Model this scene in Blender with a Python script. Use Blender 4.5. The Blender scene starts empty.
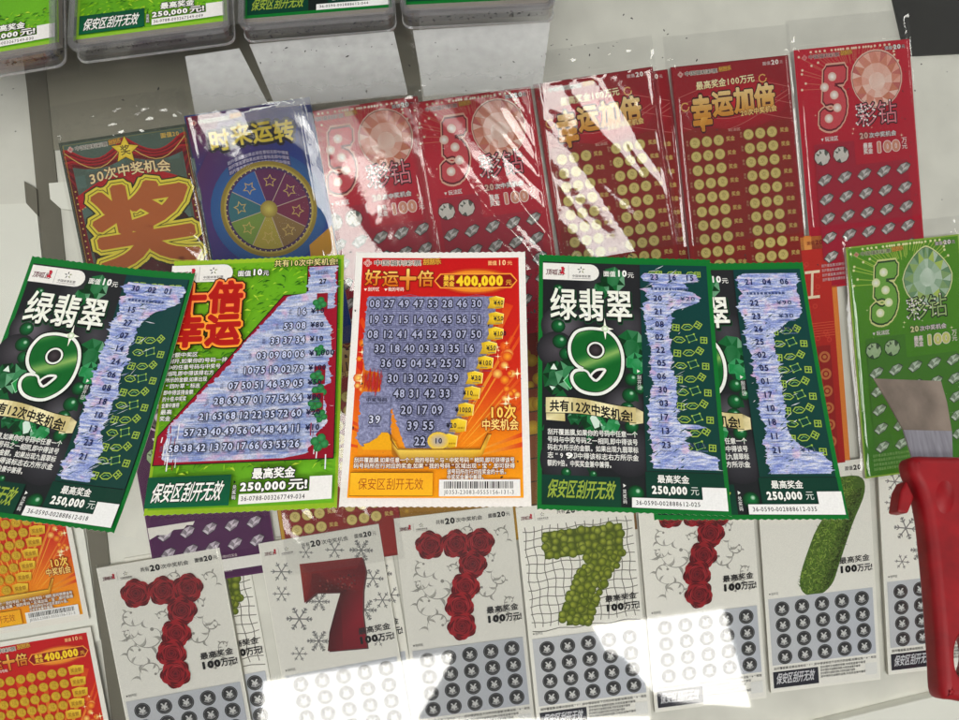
import bpy, bmesh, math, random
from mathutils import Vector, Matrix, noise

rnd = random.Random(7)
SC = bpy.context.scene
COL = SC.collection

# ------------------------------------------------------------------ camera
TILT, ROLL, CAMH, FPX = 19.82, -0.876, 0.3747, 693.0
_t, _r = math.radians(TILT), math.radians(ROLL)
FW = Vector((0, math.sin(_t), -math.cos(_t)))
_up0 = Vector((0, math.cos(_t), math.sin(_t)))
_ri0 = Vector((1, 0, 0))
RI = _ri0 * math.cos(_r) + _up0 * math.sin(_r)
UP = _up0 * math.cos(_r) - _ri0 * math.sin(_r)
CPOS = Vector((0, 0, CAMH))
cd = bpy.data.cameras.new('camera')
cam = bpy.data.objects.new('camera', cd)
COL.objects.link(cam)
cd.sensor_width = 36.0
cd.lens = FPX / 959.0 * 36.0
cd.clip_start, cd.clip_end = 0.01, 50
cam.matrix_world = Matrix(((RI.x, UP.x, -FW.x, CPOS.x), (RI.y, UP.y, -FW.y, CPOS.y), (RI.z, UP.z, -FW.z, CPOS.z), (0, 0, 0, 1)))
SC.camera = cam

# ------------------------------------------------------------------ light of the room
w = bpy.data.worlds.new('World'); SC.world = w
w.use_nodes = True
bg = w.node_tree.nodes['Background']
bg.inputs[0].default_value = (0.93, 0.96, 1.0, 1)
bg.inputs[1].default_value = 0.10
LAMP = 9.8
PANEL = 7.8
SC.view_settings.view_transform = 'Standard'
SC.view_settings.look = 'None'
SC.view_settings.exposure = 0.0
SC.view_settings.gamma = 1.0
SC.cycles.use_denoising = True
SC.cycles.transparent_max_bounces = 40
SC.cycles.max_bounces = 8
SC.cycles.caustics_reflective = False
SC.cycles.caustics_refractive = False


# ------------------------------------------------------------------ helpers
def lin(c):
    return tuple(((v / 255.0) / 12.92 if v <= 10 else ((v / 255.0 + 0.055) / 1.055) ** 2.4) for v in c[:3])


def tag(o, label=None, cat=None, group=None, kind=None):
    if label: o['label'] = label
    if cat: o['category'] = cat
    if group: o['group'] = group
    if kind: o['kind'] = kind
    return o


def empty(name, mat=None):
    o = bpy.data.objects.new(name, None)
    COL.objects.link(o)
    o.empty_display_size = 0.02
    if mat is not None: o.matrix_world = mat
    return o


def link(name, me, parent=None, mat=None):
    o = bpy.data.objects.new(name, me)
    COL.objects.link(o)
    if parent: o.parent = parent
    if mat is not None: o.matrix_world = mat
    return o


def copy_tree(o, parent=None):
    c = o.copy(); COL.objects.link(c)
    if parent: c.parent = parent; c.matrix_parent_inverse = o.matrix_parent_inverse.copy()
    for ch in list(o.children): copy_tree(ch, c)
    return c


def ray(px, py):
    return FW + RI * ((px - 479.5) / FPX) - UP * ((py - 360.0) / FPX)


def on_glass(px, py, z=0.0):
    d = ray(px, py)
    return CPOS + d * ((z - CPOS.z) / d.z)


# the sloping display shelf below the glass
SN = Vector((0.05910735, -0.39439779, 0.91703692)).normalized()
SU = Vector((0.99792924, 0.0, -0.06432124)).normalized()
SV = SN.cross(SU)
SO = Vector((0, .135, -0.20458))


def shelf_pt(x, y):
    return Vector((x, y, SO.z - 0.06445471 * x + 0.43007842 * (y - .135)))


def on_shelf(px, py, h=0.0):
    """point of the plane h metres above the ticket level of the shelf, in shelf (u, v, h) coordinates"""
    d = ray(px, py)
    o = SO + SN * h
    p = CPOS + d * ((o - CPOS).dot(SN) / d.dot(SN))
    q = p - SO
    return (q.dot(SU), q.dot(SV), h)


SHELF_M = Matrix(((SU.x, SV.x, SN.x, SO.x), (SU.y, SV.y, SN.y, SO.y), (SU.z, SV.z, SN.z, SO.z), (0, 0, 0, 1)))


def shelf_mat(x, y, a, h=0.0):
    e = SU * math.cos(a) + SV * math.sin(a)
    u = SV * math.cos(a) - SU * math.sin(a)
    p = shelf_pt(x, y) + SN * h
    return Matrix(((e.x, u.x, SN.x, p.x), (e.y, u.y, SN.y, p.y), (e.z, u.z, SN.z, p.z), (0, 0, 0, 1)))


def glass_mat(cx, cy, a, z=0.0, wd=.102, ht=.1514):
    ca, sa = math.cos(a), math.sin(a)
    tx = cx - ca * wd / 2 - sa * ht / 2
    ty = cy - sa * wd / 2 + ca * ht / 2
    return Matrix(((ca, -sa, 0, tx), (sa, ca, 0, ty), (0, 0, 1, z), (0, 0, 0, 1)))


# ------------------------------------------------------------------ materials
def nodes(name):
    m = bpy.data.materials.new(name); m.use_nodes = True
    nt = m.node_tree
    for n in list(nt.nodes): nt.nodes.remove(n)
    out = nt.nodes.new('ShaderNodeOutputMaterial')
    return m, nt, out


def N(nt, t, **k):
    n = nt.nodes.new('ShaderNode' + t)
    for a, v in k.items(): setattr(n, a, v)
    return n


def mat_print(name='printed_card', rough=0.5, amp=0.045, spec=0.18):
    m, nt, out = nodes(name)
    p = N(nt, 'BsdfPrincipled'); L = nt.links.new
    at = N(nt, 'Attribute', attribute_name='Col')
    tc = N(nt, 'TexCoord')
    n1 = N(nt, 'TexNoise'); n1.inputs['Scale'].default_value = 900; n1.inputs['Detail'].default_value = 3
    L(tc.outputs['Object'], n1.inputs['Vector'])
    mr = N(nt, 'MapRange'); mr.inputs['From Min'].default_value = .3; mr.inputs['From Max'].default_value = .7
    mr.inputs['To Min'].default_value = 1 - amp; mr.inputs['To Max'].default_value = 1 + amp
    L(n1.outputs['Fac'], mr.inputs['Value'])
    mx = N(nt, 'MixRGB', blend_type='MULTIPLY'); mx.inputs['Fac'].default_value = 1
    L(at.outputs['Color'], mx.inputs['Color1']); L(mr.outputs['Result'], mx.inputs['Color2'])
    L(mx.outputs['Color'], p.inputs['Base Color'])
    p.inputs['Roughness'].default_value = rough
    p.inputs['Specular IOR Level'].default_value = spec
    L(p.outputs[0], out.inputs[0])
    return m


def mat_plain(name, col, rough=0.5, metal=0.0, nscale=120, namp=0.08, spec=0.4, bump=0.0, stretch=None):
    m, nt, out = nodes(name)
    p = N(nt, 'BsdfPrincipled'); L = nt.links.new
    tc = N(nt, 'TexCoord'); mp = N(nt, 'Mapping')
    if stretch: mp.inputs['Scale'].default_value = stretch
    n1 = N(nt, 'TexNoise'); n1.inputs['Scale'].default_value = nscale; n1.inputs['Detail'].default_value = 5
    L(tc.outputs['Object'], mp.inputs['Vector']); L(mp.outputs[0], n1.inputs['Vector'])
    cr = N(nt, 'ValToRGB')
    c = lin(col)
    cr.color_ramp.elements[0].position = .3; cr.color_ramp.elements[1].position = .7
    cr.color_ramp.elements[0].color = tuple(v * (1 - namp) for v in c) + (1,)
    cr.color_ramp.elements[1].color = tuple(min(1, v * (1 + namp)) for v in c) + (1,)
    L(n1.outputs['Fac'], cr.inputs[0]); L(cr.outputs[0], p.inputs['Base Color'])
    p.inputs['Roughness'].default_value = rough; p.inputs['Metallic'].default_value = metal
    p.inputs['Specular IOR Level'].default_value = spec
    if bump:
        b = N(nt, 'Bump'); b.inputs['Strength'].default_value = bump; b.inputs['Distance'].default_value = .001
        L(n1.outputs['Fac'], b.inputs['Height']); L(b.outputs[0], p.inputs['Normal'])
    L(p.outputs[0], out.inputs[0])
    return m


def mat_clear(name, f0=0.045, rough=0.04, tint=(.97, .99, .98), haze=0.0, bump=0.0, bscale=60, gain=1.0):
    """thin clear sheet: straight-through transmission plus a Schlick mirror coat, optional milky haze"""
    m, nt, out = nodes(name); L = nt.links.new
    tr = N(nt, 'BsdfTransparent'); tr.inputs[0].default_value = tint + (1,)
    gl = N(nt, 'BsdfGlossy'); gl.inputs['Roughness'].default_value = rough; gl.inputs[0].default_value = (1, 1, 1, 1)
    lw = N(nt, 'LayerWeight'); lw.inputs['Blend'].default_value = .5
    pw = N(nt, 'Math', operation='POWER'); pw.inputs[1].default_value = 5
    L(lw.outputs['Facing'], pw.inputs[0])
    ma = N(nt, 'Math', operation='MULTIPLY_ADD'); ma.inputs[1].default_value = 1 - f0; ma.inputs[2].default_value = f0
    L(pw.outputs[0], ma.inputs[0])
    base = tr
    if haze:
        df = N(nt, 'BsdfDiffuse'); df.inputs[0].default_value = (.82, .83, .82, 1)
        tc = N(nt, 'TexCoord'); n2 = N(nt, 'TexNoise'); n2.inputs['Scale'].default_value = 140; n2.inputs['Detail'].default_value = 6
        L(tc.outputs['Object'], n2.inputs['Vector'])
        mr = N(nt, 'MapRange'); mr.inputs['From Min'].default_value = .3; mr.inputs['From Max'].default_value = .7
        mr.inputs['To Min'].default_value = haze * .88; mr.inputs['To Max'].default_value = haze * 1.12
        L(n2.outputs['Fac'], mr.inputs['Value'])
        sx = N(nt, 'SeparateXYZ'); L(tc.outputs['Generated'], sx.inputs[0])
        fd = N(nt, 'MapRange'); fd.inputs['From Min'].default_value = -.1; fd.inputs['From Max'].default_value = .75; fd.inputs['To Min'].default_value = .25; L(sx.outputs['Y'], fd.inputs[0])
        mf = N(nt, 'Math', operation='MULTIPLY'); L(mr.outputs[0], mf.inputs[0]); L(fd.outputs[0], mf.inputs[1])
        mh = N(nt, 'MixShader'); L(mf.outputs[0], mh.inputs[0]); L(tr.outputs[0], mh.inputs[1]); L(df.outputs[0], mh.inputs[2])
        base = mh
    if bump:
        tc = N(nt, 'TexCoord'); n1 = N(nt, 'TexNoise'); n1.inputs['Scale'].default_value = bscale; n1.inputs['Detail'].default_value = 2
        L(tc.outputs['Object'], n1.inputs['Vector'])
        b = N(nt, 'Bump'); b.inputs['Strength'].default_value = bump; b.inputs['Distance'].default_value = .002
        L(n1.outputs['Fac'], b.inputs['Height']); L(b.outputs[0], gl.inputs['Normal'])
    mx = N(nt, 'MixShader'); L(ma.outputs[0], mx.inputs[0]); L(base.outputs[0], mx.inputs[1]); L(gl.outputs[0], mx.inputs[2])
    L(mx.outputs[0], out.inputs[0])
    return m


def mat_scraped(name, stretch=(60, 420, 60), rot=0.5, base=((104, 124, 200), (162, 176, 222), (226, 228, 240)), pink=True):
    """paper left when the latex is scraped off: pale streaks with blue and pink micro print"""
    m, nt, out = nodes(name); L = nt.links.new
    p = N(nt, 'BsdfPrincipled'); p.inputs['Roughness'].default_value = .55
    tc = N(nt, 'TexCoord'); mp = N(nt, 'Mapping'); mp.inputs['Scale'].default_value = stretch; mp.inputs['Rotation'].default_value = (0, 0, rot)
    L(tc.outputs['Object'], mp.inputs[0])
    n1 = N(nt, 'TexNoise'); n1.inputs['Scale'].default_value = 2.2; n1.inputs['Detail'].default_value = 5; n1.inputs['Roughness'].default_value = .62
    L(mp.outputs[0], n1.inputs['Vector'])
    cr = N(nt, 'ValToRGB'); e = cr.color_ramp.elements
    e[0].position = .36; e[0].color = lin(base[0]) + (1,)
    e[1].position = .63; e[1].color = lin(base[2]) + (1,)
    k = e.new(.5); k.color = lin(base[1]) + (1,)
    L(n1.outputs['Fac'], cr.inputs[0])
    n2 = N(nt, 'TexNoise'); n2.inputs['Scale'].default_value = 1200; n2.inputs['Detail'].default_value = 1
    L(tc.outputs['Object'], n2.inputs['Vector'])
    mr = N(nt, 'MapRange'); mr.inputs['From Min'].default_value = .35; mr.inputs['From Max'].default_value = .62
    mr.inputs['To Min'].default_value = .74; mr.inputs['To Max'].default_value = 1.05
    L(n2.outputs['Fac'], mr.inputs[0])
    mx = N(nt, 'MixRGB', blend_type='MULTIPLY'); mx.inputs[0].default_value = 1
    L(cr.outputs[0], mx.inputs[1]); L(mr.outputs[0], mx.inputs[2])
    n3 = N(nt, 'TexNoise'); n3.inputs['Scale'].default_value = 150; n3.inputs['Detail'].default_value = 3
    L(tc.outputs['Object'], n3.inputs['Vector'])
    m3 = N(nt, 'MapRange'); m3.inputs['From Min'].default_value = .55; m3.inputs['From Max'].default_value = .72; m3.inputs['To Max'].default_value = .5 if pink else 0
    L(n3.outputs['Fac'], m3.inputs[0])
    m2 = N(nt, 'MixRGB'); L(m3.outputs[0], m2.inputs[0]); L(mx.outputs[0], m2.inputs[1]); m2.inputs[2].default_value = lin((235, 165, 190)) + (1,)
    L(m2.outputs[0], p.inputs['Base Color']); L(p.outputs[0], out.inputs[0])
    return m


M_PRINT = mat_print()
M_GLOSS = mat_print('glossy_print', .22, .07, .5)
M_SCR = mat_scraped('scraped_paper')
M_SCR2 = mat_scraped('scraped_paper_fine', (40, 300, 60), -.12, ((118, 138, 200), (164, 178, 216), (216, 218, 232)))
M_SCR3 = mat_scraped('scraped_silver_paper', (260, 260, 60), .6, ((112, 116, 152), (134, 138, 176), (158, 162, 198)), False)
M_GLASS = mat_clear('clear_glass', .042, .03, (.984, .988, .984))
M_FILM = mat_clear('sleeve_film', .08, .05, (.988, .988, .988), bump=.06, bscale=70)
M_ACRYL = mat_clear('clear_acrylic', .06, .05, (.93, .93, .94), haze=.06)
M_EDGE = mat_clear('acrylic_edge_glint', .12, .06, (.95, .95, .96), haze=.75)  # glint put into the colour as strong whitish haze
M_RIM = mat_clear('acrylic_edge', .10, .06, (.86, .85, .87), haze=.22)
M_MILK = mat_clear('milky_reflection_veil', .05, .08, (.93, .94, .94), haze=.50)  # haze imitates a pale reflection, thinning towards the front
M_SHELF = mat_plain('white_painted_board', (220, 219, 209), .42, 0, 26, .09)
M_BOARD = mat_plain('white_board', (236, 236, 226), .4, 0, 14, .03)
M_GREYB = mat_plain('grey_board', (176, 174, 160), .45, 0, 14, .05)
M_OLIVE = mat_plain('olive_grey_shade', (138, 134, 118), .45, 0, 14, .06)  # shade of the boxes put into the colour
M_STRIP = mat_plain('dark_channel', (104, 100, 86), .5, 0, 40, .12, stretch=(1, .1, 1))
M_BLACK = mat_plain('black_panel', (38, 37, 33), .4, 0, 20, .25)
M_STEEL = mat_plain('worn_steel', (136, 123, 112), .40, .45, 55, .42, stretch=(1, .6, 1), bump=.15)
M_STEELB = mat_plain('bright_steel', (166, 164, 174), .34, .7, 160, .22, stretch=(3, .3, 1))
M_RED = mat_plain('red_moulded_plastic', (142, 12, 22), .46, 0, 90, .22, .4, bump=.12)
M_CRUMB = mat_plain('latex_crumbs', (46, 44, 44), .7, 0, 300, .4)
M_METALF = mat_plain('lamp_frame_metal', (200, 200, 200), .4, .3)
mE, ntE, oE = nodes('lamp_diffuser')
_em = N(ntE, 'Emission'); _em.inputs[0].default_value = (1.0, .975, .93, 1); _em.inputs[1].default_value = LAMP
ntE.links.new(_em.outputs[0], oE.inputs[0])
mE2, ntE2, oE2 = nodes('fill_panel_diffuser')  # emission of the added fill panel
_em = N(ntE2, 'Emission'); _em.inputs[0].default_value = (1.0, .975, .93, 1); _em.inputs[1].default_value = PANEL
ntE2.links.new(_em.outputs[0], oE2.inputs[0])


# ------------------------------------------------------------------ mesh helpers
def mesh_from(name, V, F, m):
    me = bpy.data.meshes.new(name)
    me.from_pydata([tuple(v) for v in V], [], F)
    me.materials.append(m)
    me.update()
    return me


def prism(name, pts, z0, z1, m, parent=None, mat=None, bevel=0.0):
    """extruded outline; pts (x, y) counter-clockwise"""
    a = sum(pts[i][0] * pts[(i + 1) % len(pts)][1] - pts[(i + 1) % len(pts)][0] * pts[i][1] for i in range(len(pts)))
    if a < 0: pts = pts[::-1]
    n = len(pts)
    V = [(p[0], p[1], z0) for p in pts] + [(p[0], p[1], z1) for p in pts]
    F = [tuple(range(n - 1, -1, -1)), tuple(range(n, 2 * n))] + [(i, (i + 1) % n, n + (i + 1) % n, n + i) for i in range(n)]
    me = mesh_from(name, V, F, m)
    if bevel:
        bm = bmesh.new(); bm.from_mesh(me)
        bmesh.ops.bevel(bm, geom=list(bm.edges), offset=bevel, segments=2, affect='EDGES', profile=.5)
        bm.to_mesh(me); bm.free()
    return link(name, me, parent, mat)


# glyphs (the bundled font), cached as flat triangle lists in em units; weight and outlines are ribbons along the contour
_G = {}


def glyph(ch, off=0.0, res=2):
    k = (ch, off, res)
    if k in _G: return _G[k]
    if off <= 0:
        cu = bpy.data.curves.new('glyph', 'FONT')
        cu.body = ch; cu.resolution_u = res
        o = bpy.data.objects.new('glyph', cu)
        me = o.to_mesh()
        V = [(v.co.x, v.co.y, 0.0) for v in me.vertices]
        F = [tuple(p.vertices) for p in me.polygons]
        o.to_mesh_clear()
        bpy.data.objects.remove(o); bpy.data.curves.remove(cu)
        xs = [v[0] for v in V] or [0, .3]
        _G[k] = (V, F, (min(xs), max(xs)))
        return _G[k]
    V0, F0, b0 = glyph(ch, 0.0, res)
    V, F = [(v[0], v[1], .9) for v in V0], list(F0)
    cnt = {}
    for f in F0:
        for i in range(len(f)):
            a, b = f[i], f[(i + 1) % len(f)]
            cnt[(min(a, b), max(a, b))] = cnt.get((min(a, b), max(a, b)), 0) + 1
    n = 0
    for (a, b), c in cnt.items():
        if c != 1: continue
        p, q_ = V0[a], V0[b]
        dx, dy = q_[0] - p[0], q_[1] - p[1]; d = math.hypot(dx, dy)
        if d < 1e-6: continue
        dx, dy = dx / d * off, dy / d * off
        e = .8
        z = .05 + .8 * (n % 11) / 11; n += 1
        i = len(V)
        V += [(p[0] - dx * e - dy * .35, p[1] - dy * e + dx * .35, z), (p[0] - dx * .35 - dy, p[1] - dy * .35 + dx, z), (q_[0] + dx * .35 - dy, q_[1] + dy * .35 + dx, z), (q_[0] + dx * e - dy * .35, q_[1] + dy * e + dx * .35, z),
              (q_[0] + dx * e + dy * .35, q_[1] + dy * e - dx * .35, z), (q_[0] + dx * .35 + dy, q_[1] + dy * .35 - dx, z), (p[0] - dx * .35 + dy, p[1] - dy * .35 - dx, z), (p[0] - dx * e + dy * .35, p[1] - dy * e - dx * .35, z)]
        F.append(tuple(range(i, i + 8)))
    _G[k] = (V, F, b0)
    return _G[k]


def layout(s, off=0.0, res=2):
    """list of (V, F) glyphs with x advance applied, overall bounds"""
    x = 0.0; out = []
    for ch in s:
        if ch == ' ': x += .3; continue
        V, F, b = glyph(ch, off, res)
        V0, F0, b0 = glyph(ch, 0.0, res)
        wide = ord(ch) > 0x2000
        if wide:
            adv = 1.0; dx = x + .5 - (b0[0] + b0[1]) / 2
            if ch in ',。、': dx = x + .12 - b0[0]
        else:
            adv = (b0[1] - b0[0]) + .09
            if ch.isdigit(): adv = .60; dx = x + .30 - (b0[0] + b0[1]) / 2
            else: dx = x + .045 - b0[0]
        out.append(([(v[0] + dx, v[1], v[2]) for v in V], F))
        x += adv
    return out, x


class Ticket:
    def __init__(s, name, mat, label, cat, group, wd=102.0, ht=151.4, thick=.35, side=(225, 222, 210), zstep=.0026, curl=None):
        s.root = empty(name, mat); tag(s.root, label, cat, group)
        s.w, s.h, s.z, s.dz, s.curl = wd, ht, 0.0, zstep, curl
        s.thick = thick
        s.parts = []

    def lift(s): s.z += s.dz; return s.z


class Part:
    def __init__(s, T, name, m=None, parent=None):
        s.T, s.name, s.m, s.par = T, name, m or M_PRINT, parent
        s.V, s.F, s.C = [], [], []
        s.T.lift()

    def poly(s, pts, col, z=None, raw=False):
        if z is None: z = s.T.lift()
        i = len(s.V)
        s.V += [(p[0], p[1], z) for p in pts]
        if col and isinstance(col[0], (tuple, list)): s.C += [lin(c) for c in col]
        else: s.C += [lin(col)] * len(pts)
        s.F.append(tuple(range(i, i + len(pts))))
        return s

    def rect(s, x0, y0, x1, y1, col, col2=None, z=None):
        return s.poly([(x0, y0), (x1, y0), (x1, y1), (x0, y1)], [col, col, col2, col2] if col2 else col, z)

    def tris(s, V, F, col, z):
        i = len(s.V)
        s.V += [(v[0], v[1], v[2] if z is None else z) for v in V]
        s.C += [lin(col(v)) if callable(col) else col for v in V]
        s.F += [tuple(a + i for a in f) for f in F]

    def disc(s, cx, cy, r, col, cc=None, n=20, z=None, ry=None, hx=0, hy=0, a0=0.0):
        if z is None: z = s.T.lift()
        ry = ry or r
        i = len(s.V)
        P = [(cx + r * math.cos(a0 + 2 * math.pi * k / n), cy + ry * math.sin(a0 + 2 * math.pi * k / n)) for k in range(n)]
        s.V += [(p[0], p[1], z) for p in P] + [(cx + hx * r, cy + hy * r, z)]
        s.C += [lin(col)] * n + [lin(cc or col)]
        s.F += [(i + k, i + (k + 1) % n, i + n) for k in range(n)]
        return s

    def ring(s, cx, cy, r0, r1, col, n=28, z=None):
        if z is None: z = s.T.lift()
        i = len(s.V)
        for k in range(n):
            a = 2 * math.pi * k / n
            s.V += [(cx + r0 * math.cos(a), cy + r0 * math.sin(a), z), (cx + r1 * math.cos(a), cy + r1 * math.sin(a), z)]
        s.C += [lin(col)] * (2 * n)
        s.F += [(i + 2 * k, i + 2 * k + 1, i + (2 * k + 3) % (2 * n), i + (2 * k + 2) % (2 * n)) for k in range(n)]
        return s

    def line(s, pts, wd, col, closed=False, taper=False, z=None):
        if z is None: z = s.T.lift()
        n = len(pts); L, c = [], lin(col)
        i = len(s.V)
        for k in range(n):
            if closed: a, b = pts[k - 1], pts[(k + 1) % n]
            else: a, b = pts[max(0, k - 1)], pts[min(n - 1, k + 1)]
            dx, dy = b[0] - a[0], b[1] - a[1]; d = math.hypot(dx, dy) or 1
            h = wd / 2 * ((1 - .85 * abs(2 * k / (n - 1) - 1)) if taper and n > 2 else 1)
            s.V += [(pts[k][0] - dy / d * h, pts[k][1] + dx / d * h, z), (pts[k][0] + dy / d * h, pts[k][1] - dx / d * h, z)]
            s.C += [c, c]
        for k in range(n if closed else n - 1):
            j = (k + 1) % n
            s.F.append((i + 2 * k, i + 2 * k + 1, i + 2 * j + 1, i + 2 * j))
        return s

    def text(s, t, x, y, wd, ht, col, bold=0.0, outline=None, ow=.07, shear=0.0, fn=None, grad=None, rise=0.0):
        """text fitted to the box with top left (x, y); em height mapped to ht"""
        def go(off, c, z):
            gl, tw = layout(t, off, 2 if ht < 9 else 5)
            sx, sy = wd / tw, ht / .95
            for k, (V, F) in enumerate(gl):
                P = []
                for v in V:
                    yy = v[1]
                    px = x + v[0] * sx + shear * (yy - .35) * sy
                    py = y + ht * .86 - yy * sy - rise * v[0] * sx / wd
                    if fn: px, py = fn(px, py)
                    P.append((px, py, z + v[2] * .0014 + (k % 2) * .0016))
                s.tris(P, F, c if callable(c) else lin(c), None)
        if outline: go(bold + ow, outline, s.T.lift()); s.T.lift(); s.T.lift()
        go(bold, grad or col, s.T.lift()); s.T.lift(); s.T.lift()
        return s

    def dashes(s, x0, y, x1, ht, col, gap=.3):
        z = s.T.lift()
        x = x0
        while x < x1:
            l = rnd.uniform(.35, 1.1) * ht * 1.1
            s.poly([(x, y), (min(x + l, x1), y), (min(x + l, x1), y + ht), (x, y + ht)], col, z)
            x += l + gap * ht

    def done(s, scale=.001):
        T = s.T
        V = [(v[0] * scale, -v[1] * scale, (v[2] + T.thick) * scale) for v in s.V]
        # faces were laid out with y down: flip so that they look up
        F = []
        for f in s.F:
            a = 0.0
            for k in range(len(f)):
                p, q = V[f[k]], V[f[(k + 1) % len(f)]]
                a += p[0] * q[1] - q[0] * p[1]
            F.append(f if a > 0 else f[::-1])
        me = bpy.data.meshes.new(s.name)
        me.from_pydata(V, [], F)
        at = me.attributes.new('Col', 'FLOAT_COLOR', 'POINT')
        at.data.foreach_set('color', [v for c in s.C for v in (c[0], c[1], c[2], 1.0)])
        me.materials.append(s.m)
        if T.curl: bend(me, T)
        me.update()
        o = link(s.name, me, s.par or T.root)
        return o


def bend(me, T):
    bm = bmesh.new(); bm.from_mesh(me)
    ys = [v.co.y for v in bm.verts]; xs = [v.co.x for v in bm.verts]
    for k in range(1, 14):
        y = -T.h * .001 * k / 14
        if min(ys) < y < max(ys):
            bmesh.ops.bisect_plane(bm, geom=bm.verts[:] + bm.edges[:] + bm.faces[:], plane_co=(0, y, 0), plane_no=(0, 1, 0), dist=1e-7)
    for k in range(1, 8):
        x = T.w * .001 * k / 8
        if min(xs) < x < max(xs):
            bmesh.ops.bisect_plane(bm, geom=bm.verts[:] + bm.edges[:] + bm.faces[:], plane_co=(x, 0, 0), plane_no=(1, 0, 0), dist=1e-7)
    for v in bm.verts:
        v.co.z += T.curl(v.co.x * 1000 / T.w, -v.co.y * 1000 / T.h) * .001
    bm.to_mesh(me); bm.free()


def card(T, col, edge=(228, 224, 212), perf=False, m=None, col2=None):
    """the card itself: a thin solid with a printed face (or a thick one for a pack)"""
    w_, h_ = T.w, T.h
    if perf:
        n = 56
        top = [(w_ * k / n, (.55 if k % 2 else 0)) for k in range(n + 1)]
        bot = [(w_ * (n - k) / n, h_ - (.55 if k % 2 else 0)) for k in range(n + 1)]
        pts = top + bot
    else: pts = [(0, 0), (w_, 0), (w_, h_), (0, h_)]
    n = len(pts)
    V = [(p[0] * .001, -p[1] * .001, T.thick * .001) for p in pts] + [(p[0] * .001, -p[1] * .001, 0) for p in pts]
    F = [tuple(range(n - 1, -1, -1)), tuple(range(n, 2 * n))] + [(i, (i + 1) % n, n + (i + 1) % n, n + i) for i in range(n)]
    me = bpy.data.meshes.new('card'); me.from_pydata(V, [], F)
    at = me.attributes.new('Col', 'FLOAT_COLOR', 'CORNER')
    top, bottom = lin(col), lin(col2 or col)
    for p in me.polygons:
        for li in p.loop_indices:
            v = me.vertices[me.loops[li].vertex_index].co
            if p.index == 0:
                f = -v.y * 1000 / h_
                c = tuple(a * (1 - f) + b * f for a, b in zip(top, bottom))
            else: c = lin(edge)
            at.data[li].color = (c[0], c[1], c[2], 1)
    me.materials.append(m or M_PRINT)
    if T.curl: bend(me, T)
    me.update()
    return link('card', me, T.root)


def lerp(a, b, f): return tuple(x + (y - x) * f for x, y in zip(a, b))


# ------------------------------------------------------------------ printed motifs
def gem(P, cx, cy, r, base, n=8, ry=None, rot=0.0, seed=0, hi=(225, 240, 225)):
    """cut stone drawn as facets"""
    q = random.Random(seed); ry = ry or r
    o = [(cx + r * math.cos(rot + 2 * math.pi * k / n), cy + ry * math.sin(rot + 2 * math.pi * k / n)) for k in range(n)]
    i_ = [(cx + .5 * r * math.cos(rot + 2 * math.pi * (k + .5) / n), cy + .5 * ry * math.sin(rot + 2 * math.pi * (k + .5) / n)) for k in range(n)]
    z = P.T.lift()
    for k in range(n):
        c1 = lerp(base, hi, q.choice((0, .03, .07, .16, .42))) if q.random() > .35 else lerp(base, (0, 12, 5), .6)
        c2 = lerp(base, hi, q.choice((0, .05, .12, .3))) if q.random() > .35 else lerp(base, (0, 12, 5), .5)
        P.poly([o[k], o[(k + 1) % n], i_[k]], c1, z)
        P.poly([i_[k], o[(k + 1) % n], i_[(k + 1) % n]], c2, z)
    P.poly(i_, [lerp(base, hi, q.uniform(0, .22)) for _ in i_], z)
    return P


def bead(P, cx, cy, r, dark=(6, 40, 20), mid=(20, 120, 60)):
    P.disc(cx, cy, r, dark, mid, 16, hx=.2, hy=-.2)
    P.disc(cx + .25 * r, cy - .3 * r, r * .3, mid, (190, 225, 200), 10)


def sparkle(P, x, y, r, col=(255, 240, 180)):
    z = P.T.lift()
    for a in range(4):
        t = a * math.pi / 2
        P.poly([(x + r * math.cos(t), y + r * math.sin(t)), (x + .14 * r * math.cos(t + .78), y + .14 * r * math.sin(t + .78)), (x, y), (x + .14 * r * math.cos(t - .78), y + .14 * r * math.sin(t - .78))], col, z)
    P.disc(x, y, r * .28, lerp(col, (255, 200, 90), .3), (255, 255, 240), 10)


def star(P, cx, cy, r, col, r2=.42, rot=-math.pi / 2, n=5, cc=None):
    pts = [(cx + (r if k % 2 == 0 else r * r2) * math.cos(rot + math.pi * k / n), cy + (r if k % 2 == 0 else r * r2) * math.sin(rot + math.pi * k / n)) for k in range(2 * n)]
    z = P.T.lift(); i = len(P.V)
    P.V += [(p[0], p[1], z) for p in pts] + [(cx, cy, z)]
    P.C += [lin(col)] * (2 * n) + [lin(cc or col)]
    P.F += [(i + k, i + (k + 1) % (2 * n), i + 2 * n) for k in range(2 * n)]


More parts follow.
